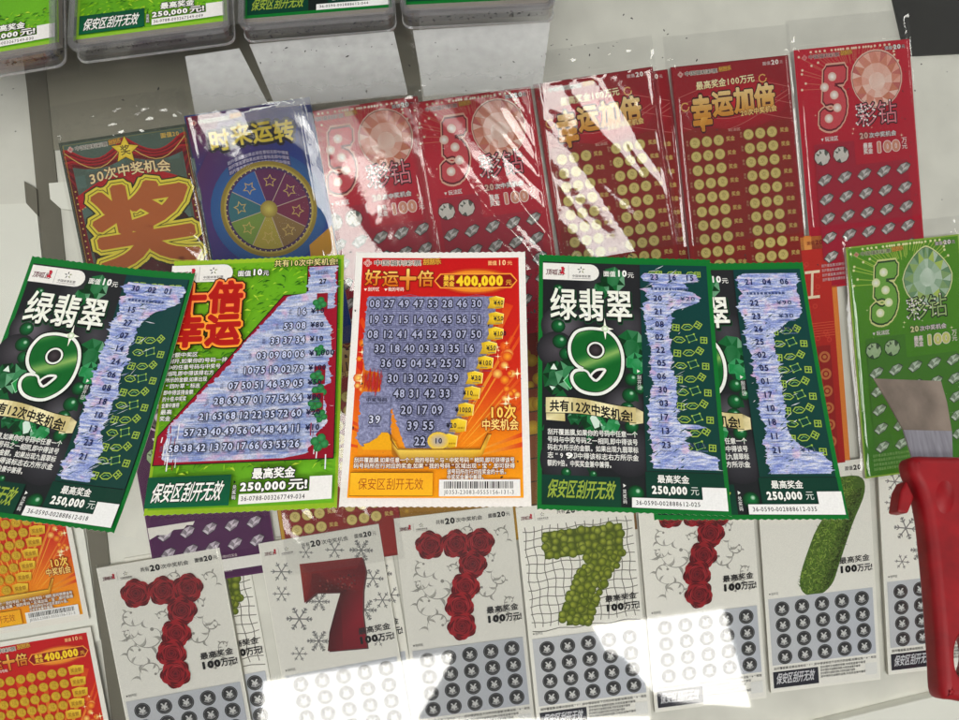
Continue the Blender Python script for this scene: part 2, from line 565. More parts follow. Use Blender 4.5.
def sports_logo(T, x, y, wd, ht, tagc=(236, 234, 228), plain=False):
    """white tag with the scraper-bird mark and the sports lottery mark"""
    P = Part(T, 'logo_tag')
    if not plain:
        pts = [(x, y), (x + wd - ht * .45, y)] + [(x + wd - ht * .5 + ht * .5 * math.sin(a), y + ht / 2 - ht / 2 * math.cos(a)) for a in [math.pi * k / 8 for k in range(9)]] + [(x, y + ht)]
        P.poly(pts, tagc)
    P.text('顶呱刮', x + wd * .05, y + ht * .38, wd * .33, ht * .36, (96, 26, 40), .02, shear=.15)
    P.poly([(x + wd * .30, y + ht * .62), (x + wd * .40, y + ht * .66), (x + wd * .36, y + ht * .48), (x + wd * .39, y + ht * .3), (x + wd * .36, y + ht * .18), (x + wd * .32, y + ht * .22), (x + wd * .335, y + ht * .42)], (190, 30, 50))
    P.line([(x + wd * .455, y + ht * .1), (x + wd * .455, y + ht * .92)], .18, (120, 118, 118))
    cx, cy = x + wd * .68, y + ht * .36
    for k in range(5):
        a = -1.57 + k * 1.2566
        c = (50, 50, 52) if k in (0, 4, 3) else (120, 125, 60)
        P.poly([(cx + ht * .07 * math.cos(a + .6), cy + ht * .07 * math.sin(a + .6)), (cx + ht * .24 * math.cos(a), cy + ht * .24 * math.sin(a)), (cx + ht * .13 * math.cos(a - .4), cy + ht * .13 * math.sin(a - .4))], c)
    P.text('中国体育彩票', x + wd * .52, y + ht * .66, wd * .33, ht * .16, (60, 50, 52), .01)
    P.dashes(x + wd * .52, y + ht * .86, x + wd * .85, ht * .035, (110, 100, 100))
    return P.done()


def welfare_logo(T, x, y, wd, ht, fg=(60, 50, 46), bgc=(232, 226, 214)):
    P = Part(T, 'logo_mark')
    r = ht * .52
    cx, cy = x + r, y + ht / 2
    for dx, dy in ((0, 0), (r * .55, 0), (-r * .55, 0), (0, r * .55), (0, -r * .55)):
        P.disc(cx + dx, cy + dy, r * .48, bgc, n=12)
    for dx, dy in ((.55, 0), (-.55, 0), (0, .55), (0, -.55)):
        P.ring(cx + dx * r, cy + dy * r, r * .17, r * .36, (200, 30, 40), 12)
    P.disc(cx, cy, r * .2, (200, 30, 40), n=8)
    P.text('中国福利彩票', x + ht * 1.3, y + ht * .1, wd * .62, ht * .8, fg, .01, outline=bgc, ow=.06)
    P.text('刮刮乐', x + ht * 1.3 + wd * .64, y - ht * .1, wd * .24, ht * .9, (225, 170, 60), .03, outline=(120, 40, 20), ow=.05, rise=.5)
    return P.done()


def diamond_icon(T, tint=(150, 160, 150)):
    """small cut-diamond icon around the origin, about 12 mm wide"""
    P = Part(T, 'diamond')
    o = [(-6, 1.2), (-2.2, -2.9), (3.2, -4.4), (6.3, -2.2), (3.6, 2.0), (-2.2, 5.0)]
    P.poly([(p[0] * 1.13, p[1] * 1.15) for p in o], lerp(tint, (20, 20, 20), .72))
    q = random.Random(3)
    c = (-.2, .3); z = P.T.lift()
    mid = [lerp2(p, c, .42) for p in o]
    for k in range(6):
        j = (k + 1) % 6
        P.poly([o[k], o[j], mid[j], mid[k]], lerp(tint, (250, 252, 250) if k % 2 else (90, 96, 90), q.uniform(.25, .5)), z)
        P.poly([mid[k], mid[j], c], lerp(tint, (255, 255, 255) if k in (1, 3, 4) else (100, 108, 100), q.uniform(.3, .6)), z)
    return P


def lerp2(a, b, f): return (a[0] + (b[0] - a[0]) * f, a[1] + (b[1] - a[1]) * f)


def repeat(o, spots, rot=None):
    """first spot moves o, then copies of it (and of its children) share the mesh"""
    for k, (x, y) in enumerate(spots):
        c = o if k == 0 else copy_tree(o, o.parent)
        c.location = (x * .001, -y * .001, o.location.z)
    return o


def icon_num(P, x, y, n, col=(34, 42, 92), ht=3.4, bold=.02, outline=None, wd=None):
    P.text(n, x - (wd or ht * 1.15) / 2, y - ht / 2, wd or ht * 1.15, ht, col, bold, outline, .05)
    P.dashes(x - ht * .55, y + ht * .68, x + ht * .55, .45, lerp(col, (200, 200, 220), .25))


def jagged(rows, seed, step=.55, amp=1.6):
    """ragged closed outline from (y, x_left, x_right) key rows: drifting edge with nicks and pulled-out strokes"""
    q = random.Random(seed); L, R = [], []
    y = rows[0][0]; i = 0; dl = dr = 0.0; sl = sr = 0.0
    while y < rows[-1][0]:
        while i < len(rows) - 2 and y > rows[i + 1][0]: i += 1
        a, b = rows[i], rows[i + 1]; f = (y - a[0]) / (b[0] - a[0])
        dl = .72 * dl + q.gauss(0, amp * .36); dr = .72 * dr + q.gauss(0, amp * .36)
        sl = q.uniform(.8, 2.2) * amp if q.random() > .92 else sl * .45
        sr = q.uniform(.8, 2.6) * amp if q.random() > .92 else sr * .45
        L.append((a[1] + (b[1] - a[1]) * f + dl - sl, y + q.uniform(-.3, .3) * step))
        R.append((a[2] + (b[2] - a[2]) * f + dr + sr, y + q.uniform(-.3, .3) * step))
        y += step * q.uniform(.6, 1.4)
    return L + R[::-1]


def strip_mesh(P, rows, seed, amp=1.6, step=.55, col=(255, 255, 255)):
    q = jagged(rows, seed, step, amp); n = len(q) // 2
    L, R = q[:n], q[n:][::-1]; z = P.T.lift()
    for k in range(n - 1): P.poly([L[k], R[k], R[k + 1], L[k + 1]], col, z)


def scratches(P, x0, y0, x1, y1, n, col, wmax=.5, lmax=6, ang=.4, seed=1):
    q = random.Random(seed)
    for _ in range(n):
        x, y = q.uniform(x0, x1), q.uniform(y0, y1); l = q.uniform(1, lmax); a = q.gauss(-ang, .25)
        P.line([(x, y), (x + l * .5 * math.cos(a), y + l * .5 * math.sin(a) + q.uniform(-.2, .2)), (x + l * math.cos(a), y + l * math.sin(a))], q.uniform(.12, wmax), col, taper=True)


FINE = ['刮开覆盖膜,如果你的号码中任意一个', '号码与中奖号码之一相同,即中得该号', '码右方所示的金额。如果出现九翡翠标', '志“9”,即中得该标志右方所示金', '额的9倍。中奖奖金兼中兼得。']


# ------------------------------------------------------------------ the scratched tickets lying on the glass
def jade_ticket(mat, label, head, nums, prizes, scrape, serial, seed, curl):
    T = Ticket('scratch_ticket', mat, label, 'lottery ticket', 'scratched lottery tickets on the glass', curl=curl)
    card(T, (10, 112, 42), perf=True)
    P = Part(T, 'artwork')
    P.poly([(2.4, 4.6), (99.6, 4.6), (99.6, 148.6), (2.4, 148.6)], [(30, 30, 34), (40, 42, 44), (28, 34, 34), (26, 28, 32)])
    q = random.Random(11)
    for x, y, r, c in ((12, 45, 16, (104, 98, 106)), (6, 60, 14, (74, 70, 76)), (52, 44, 16, (66, 64, 70)), (14, 124, 20, (56, 56, 62)), (48, 92, 14, (88, 86, 92)), (50, 118, 18, (60, 60, 66)), (34, 20, 13, (54, 56, 58))):
        z = P.T.lift(); P.disc(x + (r > x) * (r - x) * .55, y, r * .8, (34, 34, 38), c, 22, z)
    for x, y, r in ((44, 15, 7.5), (37, 22, 5)): gem(P, x, y, r, (16, 96, 44), 7, r * 1.15, .4, int(x))
    for x, y, r in ((11.5, 45.5, 4.2), (12.5, 55, 4.4), (16, 62.5, 4), (11.5, 22, 3)): bead(P, x, y, r)
    gem(P, 9.3, 77, 6.8, (8, 78, 34), 8, 10.5, .2, 4); gem(P, 18, 74.5, 8.4, (14, 102, 46), 8, 10, .1, 9)
    P.poly([(14.5, 78.5), (18.6, 73.5), (22, 78.5), (18.4, 83.5)], (30, 150, 70)); P.line([(14.5, 78.5), (18.6, 73.5), (22, 78.5), (18.4, 83.5)], .7, (150, 205, 165), True)
    P.poly([(7, 72), (9, 68.5), (11, 72.2)], (222, 236, 224)); P.poly([(6.5, 82), (8.2, 84.5), (10, 82.5)], (205, 225, 210))
    gem(P, 53.5, 58, 9.5, (12, 92, 42), 9, 12, .3, 21); gem(P, 56, 67, 6, (24, 130, 66), 7, 7, .1, 5)
    for x, y, r in ((53, 76.5, 4), (51.5, 86, 4.3), (50, 94, 4.2), (57.5, 82, 3.2)): bead(P, x, y, r)
    P.poly([(9.5, 88), (14, 84), (18, 90), (11, 93)], (16, 90, 44))
    gem(P, 31, 100.5, 8, (14, 106, 50), 7, 8, .5, 31); gem(P, 40, 103.5, 5.6, (16, 120, 56), 8, 5.4, 0, 33); gem(P, 20.5, 100, 4, (10, 84, 40), 6, 5, 0, 35)
    P.poly([(31, 97), (36, 104), (31.5, 106), (29, 100)], (205, 226, 212))
    bead(P, 52, 104, 4); bead(P, 15.5, 131, 2.8); bead(P, 52.5, 141, 4.6); bead(P, 30, 131.5, 2.2)
    for k in range(16):
        x, y = q.uniform(3, 56), q.uniform(84, 128)
        P.poly([(x, y), (x + q.uniform(-5, 5), y + q.uniform(1, 4)), (x + q.uniform(-3, 3), y + q.uniform(3, 6))], q.choice([(10, 72, 36), (14, 92, 46), (8, 52, 28), (18, 20, 22)]))
    P.done()
    sports_logo(T, 2.4, 5.6, 33.4, 10.6)
    P = Part(T, 'price_mark'); P.text('面值', 38.2, 9.6, 7.4, 3.6, (236, 236, 230), .02); P.text('10', 46, 8.2, 6.4, 5.2, (240, 240, 236), .045); P.text('元', 52.6, 10, 3.9, 3.6, (236, 236, 230), .01); P.done()
    P = Part(T, 'title')
    for k, ch in enumerate('绿翡翠'):
        x = 6.6 + k * 16.3
        P.text(ch, x + .5, 23.3, 16, 20.2, (6, 16, 10), .03, outline=(20, 70, 40), ow=.03)
        P.text(ch, x, 22.2, 16, 20.2, (238, 240, 228), .017)
    for x, y in ((14, 28), (13.5, 33.5), (28, 38), (35.5, 38), (46, 27.3), (52.3, 27.3), (48, 33.6), (47, 37.3), (52.6, 37.5)): P.disc(x, y, .95, (248, 248, 244), n=10)
    P.done()
    # the big numeral
    P = Part(T, 'numeral')

    def shine(v):
        f = (v[0] * .45 + v[1]) % 23 / 23
        a = max(0, 1 - abs(f - .5) / .28)
        return lerp((10, 96, 36), (160, 190, 104), a ** 1.5 * .9)
    o9 = smooth([(17.8 + (a - 340) * .0661, 46.3 + (b_ - 95) * .0756) for a, b_ in ((570, 95), (680, 115), (760, 185), (800, 290), (800, 400), (770, 490), (710, 560), (620, 612), (520, 620), (430, 597), (375, 548), (358, 490), (385, 447), (440, 432), (492, 446), (522, 486), (552, 512), (594, 502), (628, 470), (642, 428), (560, 440), (470, 430), (400, 398), (355, 340), (340, 270), (352, 200), (400, 130), (480, 100))], 5)
    P.line(o9, 3.4, (10, 22, 14), True); P.poly(o9, (230, 236, 226)); P.line(o9, 1.7, (234, 238, 230), True)
    inn9 = inset(o9, 1.0); P.poly(inn9, (10, 36, 18))
    z = P.T.lift(); P.T.lift()
    nine_fill(P, inset(o9, 1.5), shine, z)
    P.disc(33.0, 59.6, 5.6, (10, 30, 16), n=24); P.disc(33.0, 59.6, 5.0, (234, 238, 230), n=24); P.disc(33.0, 59.6, 3.9, (18, 14, 16), (70, 62, 66), 24)
    P.line(smooth([(30.2, 75.4), (33, 78), (37.2, 73.2), (37.8, 71.2), (33.4, 71.8)], 3), 1.5, (234, 238, 230), True); P.poly(smooth([(30.6, 75.4), (33, 77.2), (36.6, 72.6), (37.2, 71.8), (33.4, 72.4)], 3), (20, 14, 18))
    P.line(smooth([(20.8, 73.0), (24.4, 71.8), (27.9, 72.8), (29.8, 75.8), (31.8, 77.8)], 4)[:17], 1.2, (234, 238, 230))
    P.poly([(38.5, 39.5), (39.4, 45), (43.5, 46.3), (39.6, 47.4), (38.7, 53), (37.7, 47.2), (33.6, 46.4), (37.8, 45)], (250, 250, 236)); P.disc(38.6, 46.2, 2, (180, 205, 160), (255, 255, 250), 12)
    P.done()
    # ribbon
    P = Part(T, 'banner')

    def wav(x): return 1.1 * math.sin((x - 4) / 52 * 5.2) * -1.2 + (x - 4) * .058
    up = [(4.5 + 50 * k / 20, 89.0 + wav(4.5 + 50 * k / 20)) for k in range(21)]
    dn = [(x, y + 8.6 + .5 * math.sin(x * .12)) for x, y in up]
    P.poly([(4.6, 95), (15, 95.5), (15.2, 102.4), (4.8, 102)], [(150, 130, 70), (226, 214, 160), (200, 184, 120), (238, 228, 180)])
    P.poly([(54, 93), (58.6, 95.5), (58.3, 102), (51, 103.2), (50, 99)], [(120, 104, 60), (228, 216, 168), (222, 210, 160), (232, 222, 176), (200, 186, 130)])
    z = P.T.lift()
    P.line(up, .8, (20, 18, 12)); P.line(dn, .8, (20, 18, 12)); z = P.T.lift()
    for k in range(20):
        f = .5 + .5 * math.sin(k * .62)
        P.poly([up[k], up[k + 1], dn[k + 1], dn[k]], lerp((196, 180, 122), (240, 232, 186), f), z)
    P.text('共有12次中奖机会!', 6.6, 91.0, 46, 6.6, (16, 14, 12), .03, fn=lambda a, b: (a, b + wav(a)))
    P.done()
    P = Part(T, 'fine_print')
    for k, t in enumerate(FINE):
        P.text(t, 5.4, 107.0 + k * 4.35, 49.5 if k < 4 else 36, 3.5, (232, 232, 226), .018, fn=lambda a, b: (a, b - .0 * a))
    P.text('9', 15, 119.6, 4.6, 4.2, (240, 240, 236), .05, outline=(14, 14, 14), ow=.1)
    P.done()
    P = Part(T, 'warning_panel'); P.poly([(2.4, 132.6), (44.4, 132.6), (44.4, 148.6), (2.4, 148.6)], [(8, 60, 46), (8, 52, 40), (10, 66, 44), (6, 50, 34)])
    P.text('保安区刮开无效', 5.6, 135.2, 36, 10, (150, 172, 62), .016, shear=.22); P.done()
    P = Part(T, 'arrow_note'); P.poly([(45.9, 136), (47.4, 137), (45.9, 138)], (235, 235, 230))
    for k, ch in enumerate('兑奖码'): P.text(ch, 45.4, 139 + k * 2.7, 2.2, 2.4, (225, 225, 220), .01)
    P.done(); P = Part(T, 'arrow_note')
    P.poly([(56.2, 70.5), (57.9, 71.6), (56.2, 72.7)], (235, 235, 230))
    for k, ch in enumerate('刮开区'): P.text(ch, 56.0, 74 + k * 3, 2.4, 2.7, (215, 215, 212), .01)
    P.done()
    P = Part(T, 'prize_text'); P.rect(58, 129, 99.6, 148.6, (8, 56, 42))
    P.text('最高奖金', 64.2, 130.7, 17, 4.4, (238, 238, 232), .02, outline=(10, 20, 14), ow=.05)
    P.text('250,000', 60.8, 136.0, 19, 5.4, (240, 240, 234), .05, outline=(10, 20, 14), ow=.05)
    P.text('元', 81.4, 136.4, 4.6, 4.8, (225, 228, 222), .0); P.done()
    # play area with the scraped strip
    P = Part(T, 'play_area'); P.poly([(60.0, 4.8), (99.4, 4.8), (99.2, 128.6), (58.8, 128.6)], [(10, 58, 58), (8, 62, 60), (10, 60, 52), (12, 58, 50)])
    gold, pale = (156, 186, 70), (120, 176, 96)

    def orn(x, y, kind, s=1.0, tilt=0.0):
        R = lambda a, b: (x + (a * math.cos(tilt) - b * math.sin(tilt)) * s, y + (a * math.sin(tilt) + b * math.cos(tilt)) * s)
        if kind == 0:
            P.line([R(-3.6, .3), R(-1.6, -1.7), R(1.6, -1.6), R(3.6, .2), R(1.4, 1.9), R(-1.6, 1.8)], .6, gold, True); P.line([R(-1.8, .4), R(0, -.6), R(1.9, .3)], .4, pale)
        elif kind == 1:
            P.line([R(-2.6, -1.9), R(2.4, -2.3), R(2.8, 1.7), R(-2.2, 2.3)], .45, pale, True)
            for c in ((-2.6, -1.9), (2.4, -2.3), (2.8, 1.7), (-2.2, 2.3)): P.disc(*R(*c), .6, gold, n=6)
        else:
            P.line([R(-1.9, -1.8), R(1.9, -1.8), R(1.9, 2), R(-1.9, 2)], .75, gold, True); P.line([R(-1.8, -.2), R(1.8, -.2)], .5, gold); P.line([R(.3, -1.7), R(.3, 1.6), R(-.7, 1.7)], .5, gold)
    for k in range(3): orn(67 + k * 11.3, 10.2, 0, .7, -.2); orn(71.3 + k * 11.3, 10.4, 2, .8)
    for k in range(2, 13):
        y = 27 + k * 7.9 + 1
        if k % 2: orn(81, y, 0, .95, .05); orn(88, y - 1, 1, .9, -.25); orn(95.0, y, 2, .9, .05)
        else: orn(79.5, y + .4, 2, .95, .1); orn(86, y, 0, .95, -.1); orn(92.3, y - 1.4, 2, .9, .6)
    P.done()
    P = Part(T, 'scraped_strip', M_SCR)
    for rows in scrape: strip_mesh(P, rows, seed + len(rows), 1.15, .5); P.T.lift()
    P.done()
    P = Part(T, 'number_column')
    scratches(P, 61, 12, 66, 128, 40, (14, 58, 56), .7, 5, .5, seed)
    scratches(P, 73, 12, 79, 128, 50, (14, 58, 56), .8, 5, .5, seed + 1)
    scratches(P, 62, 12, 77, 128, 50, (120, 134, 196), .5, 6, .5, seed + 2)
    scratches(P, 60, 8, 84, 126, 80, (226, 230, 240), .5, 7, .5, seed + 3)
    for k, h in enumerate(head): icon_num(P, 68.2 + k * 10.3, 13.2, h, (30, 42, 92), 4.7, .03)
    P.dashes(66, 19.8, 88, 1.5, (70, 84, 130), .5)
    for k, n_ in enumerate(nums):
        y = 27.0 + k * 7.92 if k else 26.6
        icon_num(P, 69.6 + .2 * (k % 3), y, n_, (26, 34, 80), 4.7, .03)
        if k in prizes: P.text(prizes[k], 82.5, y - 1.8, 9, 3.4, (44, 60, 96), .01); P.dashes(83, y + 2.6, 92, .6, (90, 110, 150))
    P.done()
    P = Part(T, 'serial_strip'); P.poly([(50, 143.4), (87.2, 143.4), (87.2, 136.8), (100.0, 136.8), (100.0, 149), (49.8, 148.6)], (238, 238, 236))
    P.text(serial, 51.8, 144.4, 34, 3.1, (50, 46, 48), .012); P.done()
    return T


def smooth(pts, n=4):
    out_ = []; m = len(pts)
    for i in range(m):
        p0, p1, p2, p3 = pts[i - 1], pts[i], pts[(i + 1) % m], pts[(i + 2) % m]
        for k in range(n):
            t = k / n
            out_.append(tuple(.5 * (2 * p1[j] + (p2[j] - p0[j]) * t + (2 * p0[j] - 5 * p1[j] + 4 * p2[j] - p3[j]) * t * t + (3 * p1[j] - p0[j] - 3 * p2[j] + p3[j]) * t ** 3) for j in (0, 1)))
    return out_


def inset(pts, d):
    m = len(pts); A = sum(pts[i][0] * pts[(i + 1) % m][1] - pts[(i + 1) % m][0] * pts[i][1] for i in range(m)); s_ = 1 if A > 0 else -1
    out_ = []
    for i in range(m):
        a, b = pts[i - 1], pts[(i + 1) % m]; dx, dy = b[0] - a[0], b[1] - a[1]; l = math.hypot(dx, dy) or 1
        out_.append((pts[i][0] - dy / l * d * s_, pts[i][1] + dx / l * d * s_))
    return out_


def nine_fill(P, pts, shine, z):
    bm = bmesh.new()
    bm.faces.new([bm.verts.new((p[0], p[1], 0)) for p in pts])
    bmesh.ops.triangulate(bm, faces=bm.faces[:])
    for k in range(60):
        d = 30 + k * 1.6
        bmesh.ops.bisect_plane(bm, geom=bm.verts[:] + bm.edges[:] + bm.faces[:], plane_co=(0, d, 0), plane_no=(.41, .91, 0), dist=1e-6)
    bm.verts.index_update()
    i = len(P.V)
    for v in bm.verts: P.V.append((v.co.x, v.co.y, z)); P.C.append(lin(shine(v.co)))
    for f in bm.faces: P.F.append(tuple(v.index + i for v in f.verts))
    bm.free()


def bow(a, b, corner=0.0):
    """gentle curl, piecewise linear on the same lines the prints are cut along"""
    fy = lambda y: a * (2 * y - 1) ** 2 + corner * .5 * max(0, (y - .6) / .4) ** 2
    fx = lambda x: b * (2 * x - 1) ** 2 + corner * .5 * max(0, (x - .6) / .4) ** 2

    def pl(f, t, n):
        k = max(0, min(n - 1, math.floor(t * n + 1e-6))); u = t * n - k
        return f(k / n) * (1 - u) + f((k + 1) / n) * u
    return lambda x, y: pl(fx, x, 8) + pl(fy, y, 14)


jade_ticket(glass_mat(-.2282, .1218, -.1448, .0022), 'leftmost green and black 9 ticket, tilted clockwise, scraped numbers 30 02 01',
            ['30', '02', '01'], ['15', '27', '07', '14', '24', '06', '08', '18', '10', '13', '23', '21'], {},
            [[(9.5, 62, 98), (12, 60, 100), (16, 61, 98), (17.5, 66, 94), (19, 60, 97), (22, 60, 94), (25, 62, 88), (28, 62, 82), (34, 60, 77), (60, 60, 75), (80, 60, 76), (100, 61, 75), (110, 62, 80), (118, 60, 77), (127.5, 62, 78)]], '36-0590-002888612-018', 5, bow(2.2, .7, 6.0))
jade_ticket(glass_mat(.1423, .1179, -.0112, .0004), 'rightmost green and black 9 ticket, half tucked under its neighbour, numbers 21 04 06',
            ['21', '04', '06'], ['22', '23', '26', '25', '02', '05', '01', '17', '10', '18', '11', '21'], {0: '¥90', 1: '¥30', 2: '¥90', 11: '¥10'},
            [[(7.5, 66, 94), (10, 62, 97), (20, 62, 95), (30, 60, 97), (36, 62, 95), (38, 63, 88), (45, 62, 79), (60, 64, 78), (75, 65, 79), (88, 64, 78), (100, 66, 78), (110, 64, 80), (115, 65, 92), (120, 64, 98), (127.5, 65, 97)]], '36-0590-002888612-035', 17, bow(2.2, .7))
jade_ticket(glass_mat(.0839, .1222, -.0508, .0014), 'green and black 9 ticket right of the red one, overlapping another, numbers 23 16 15',
            ['23', '16', '15'], ['20', '21', '08', '02', '22', '05', '06', '30', '03', '17', '13', '23'], {0: '¥20', 11: '¥10'},
            [[(10.5, 63, 92), (12, 60, 92), (15.5, 61, 92), (16.2, 67, 84), (19.5, 68, 88), (20.3, 61, 80), (22, 62, 90), (25.5, 64, 95), (28, 66, 94), (30, 61, 90), (33, 61, 80), (36, 62, 77), (60, 64, 76), (78, 64, 77), (92, 62, 78), (100, 61, 77), (108, 63, 84), (110, 62, 80), (117, 63, 82), (120, 62, 97), (127.5, 63, 97)],
             [(102, 76, 84), (103.5, 76, 92), (105, 76, 86)]], '36-0590-002888612-025', 29, bow(2.2, .7))


def clover_ticket(T, scraped=True, serial='36-0788-003267749-034'):
    """green lucky ticket; the boxed copies show only their lower end"""
    P = Part(T, 'artwork')
    q = random.Random(5)
    z = P.T.lift()
    P.poly([(1.6, 3), (100.4, 3), (100.4, 148.4), (1.6, 148.4)], [(120, 178, 30), (96, 172, 26), (110, 180, 34), (92, 158, 30)], z)
    for k in range(1200 if scraped else 300):
        x, y = q.uniform(2, 98), (q.uniform(4, 130) if scraped else q.uniform(120, 147)); l = q.uniform(1.5, 5)
        c = q.choice([(64, 132, 24), (150, 205, 36), (44, 104, 22), (190, 220, 64), (96, 168, 30), (134, 194, 20), (84, 150, 20)])
        a = q.gauss(-.3, .5)
        P.line([(x, y), (x + l * .5 * math.cos(a), y + l * .5 * math.sin(a) - .4), (x + l * math.cos(a), y + l * math.sin(a))], q.uniform(.4, 1.3), c, taper=True)
    P.done()
    if scraped:
        sports_logo(T, .4, 5, 36.2, 11)
        P = Part(T, 'price_mark'); P.text('面值', 39.5, 9.7, 8, 3.7, (240, 240, 236), .02, outline=(16, 20, 12), ow=.1); P.text('10', 47.8, 8.4, 6.4, 5, (242, 242, 238), .05, outline=(16, 20, 12), ow=.08); P.text('元', 54.4, 10, 3.8, 3.5, (240, 240, 236), .01, outline=(16, 20, 12), ow=.1); P.done()
        P = Part(T, 'chance_text'); P.text('共有10次中奖机会!', 61, 3.6, 38, 4.6, (238, 226, 150), .01, outline=(30, 24, 10), ow=.08, rise=-.4); P.done()
        P = Part(T, 'title')
        for t, x, y, wd in (('十', 1.5, 18, 21), ('倍', 23.5, 17.2, 20), ('幸', 2.5, 37.6, 20), ('运', 23.5, 37.2, 20)):
            P.text(t, x, y, wd, 19.6, (40, 20, 10), .15)
        for t, x, y, wd in (('十', 1.5, 18, 21), ('倍', 23.5, 17.2, 20), ('幸', 2.5, 37.6, 20), ('运', 23.5, 37.2, 20)):
            P.text(t, x, y, wd, 19.6, (250, 142, 66) if t in '十倍' else (252, 160, 50), .11)
        for t, x, y, wd in (('十', 1.5, 18, 21), ('倍', 23.5, 17.2, 20), ('幸', 2.5, 37.6, 20), ('运', 23.5, 37.2, 20)):
            P.text(t, x, y, wd, 19.6, (176, 22, 16), .05)
        P.done()
        P = Part(T, 'fine_print')
        for k, t in enumerate(['金额中奖区', '刮开,如果你的号码一排', '中的任意号码与中奖号', '相同,即中得该排右方', '所示的金额,如果出现', '“四叶草”标志', '即中得该排金额', '的十倍,中奖奖', '金兼中兼得', '最高', '奖金']):
            wd = max(6, 37 - k * 3.4)
            P.text(t, 4 - k * .1, 60 + k * 3.75, min(wd, len(t) * 3.3), 2.9, (236, 238, 228), .014, outline=(22, 40, 14), ow=.07)
        P.done()
        P = Part(T, 'play_area')
        tri = [(81.4, 8.8), (99.0, 8.8), (99.6, 124.6), (2.9, 124.8), (3.4, 109.2), (67.8, 27.0), (82, 26.8)]
        P.poly([(81, 8.3), (99.5, 8.3), (100.1, 125.2), (2.3, 125.4), (2.9, 108.9), (67.5, 26.4), (81, 26.2)], (22, 20, 18))
        P.poly(tri, [(150, 16, 40), (160, 20, 44), (140, 12, 34), (150, 16, 40), (150, 16, 40), (140, 14, 34), (150, 14, 36)])
        P.done()
        P = Part(T, 'scraped_area', M_SCR2)
        rows = [(9.2, 82, 98.4), (26, 82.2, 98.4), (27.5, 70, 98), (36, 63, 97.6), (37, 62, 90), (50, 51.5, 97), (51, 50, 96), (66, 39, 97), (67, 40, 95), (82, 27, 97), (84, 25, 92), (104, 9, 96), (110, 8.5, 90), (112, 8, 90), (122, 7, 84), (124, 12, 70)]
        strip_mesh(P, rows, 3, .8, .5); P.done()
        P = Part(T, 'number_grid')
        qq = random.Random(8)
        for k in range(60):
            y = qq.uniform(30, 124); xl = 68 - (y - 27) * .78
            x = qq.uniform(xl + 1, 98); l = qq.uniform(2, 6)
            P.line([(x, y), (x + l * .3, y + qq.uniform(.1, .6)), (x + l * .6, y + qq.uniform(-.3, .3))], qq.uniform(.12, .35), qq.choice([(150, 20, 44), (240, 240, 246), (240, 240, 246), (120, 140, 190)]), taper=True)
        for k in range(26):
            y = qq.uniform(100, 123); x = qq.choice([qq.uniform(6, 16), qq.uniform(86, 98)])
            P.line([(x, y), (x + qq.uniform(-.4, .4), y + qq.uniform(3, 9))], qq.uniform(.2, .7), qq.choice([(150, 16, 40), (235, 235, 240)]))
        for cx, cy, r, s_ in ((89, 33, 4.5, 1), (90, 62, 3.6, 1), (89, 78, 4.4, 1), (90.5, 86.5, 4.6, 1), (88.5, 94, 4.4, 1), (92, 101, 4, 1), (92, 116, 5.4, 1)):
            P.rect(cx - 1.8, cy - r - 2, cx + 4.6, cy + r, (140, 18, 36)) if cy in (33, 78, 94) else None
            for k in range(4):
                a = k * 1.57 + .3
                P.disc(cx + r * .5 * math.cos(a), cy + r * .5 * math.sin(a), r * .46, (30, 104, 52), (60, 150, 84), 12)
            P.line([(cx, cy), (cx - r * .5, cy + r)], .5, (30, 104, 52))
        RW = ['16', '53 08', '33 37 34', '03 09 80 06', '10 75 19 02 79', '07 50 51 46 39 05', '28 69 67 01 77 54 64', '21 65 68 12 22 35 72 60', '57 23 40 49 56 04 48 44 11', '58 38 42 13 70 17 66 63 55 26']
        PR = ['¥10', '¥80', '¥10', '¥1,000', '¥100', '¥50', '¥80', '¥20', '¥10', '']
        icon_num(P, 90.5, 19, '27', (34, 36, 60), 4, .04)
        P.text('中奖', 86, 12.2, 8, 2.6, (60, 60, 90), 0)
        for k, r in enumerate(RW):
            y = 37.6 + k * 8.75; ns = r.split()
            for j, n_ in enumerate(ns):
                x = 78.6 - (len(ns) - 1 - j) * 7.25
                P.text(n_, x - 3.0, y - 2.6, 6.0, 5.2, (196, 204, 232), .03, outline=(18, 20, 44), ow=.095)
                P.dashes(x - 2.4, y + 2.9, x + 2.4, .5, (70, 78, 120))
            x = 78.6 - len(ns) * 7.25
            P.text('金', x - .2, y - 1.6, 2, 1.6, (80, 84, 120)); P.text('额', x - .2, y + .2, 2, 1.6, (80, 84, 120))
            P.line([(max(x - 1, 6), y + 4.3), (84, y + 4.3)], .22, (120, 130, 170))
            if PR[k]: P.text(PR[k], 84, y - 2.2, 1.4 + 2.2 * len(PR[k]), 4.2, (28, 30, 60), .03); P.dashes(84.5, y + 2.3, 92, .5, (70, 78, 120))
        P.done()
    P = Part(T, 'warning_panel'); P.rect(2, 131.8, 46, 148.2, (8, 76, 48), (6, 92, 58)); P.text('保安区刮开无效', 5.2, 135.4, 37, 10.4, (238, 238, 232), .018, outline=(8, 24, 18), ow=.045, shear=.22); P.done()
    P = Part(T, 'arrow_note'); P.poly([(47.6, 135), (48.8, 136), (47.6, 137)], (20, 24, 16))
    for k, ch in enumerate('兑奖码'): P.text(ch, 47.2, 137.6 + k * 2.7, 2.2, 2.4, (236, 236, 230), .01, outline=(20, 24, 16), ow=.12)
    P.done()
    P = Part(T, 'prize_text')
    P.text('最高奖金', 57, 129.2, 23, 5.8, (242, 242, 236), .03, outline=(22, 26, 16), ow=.08)
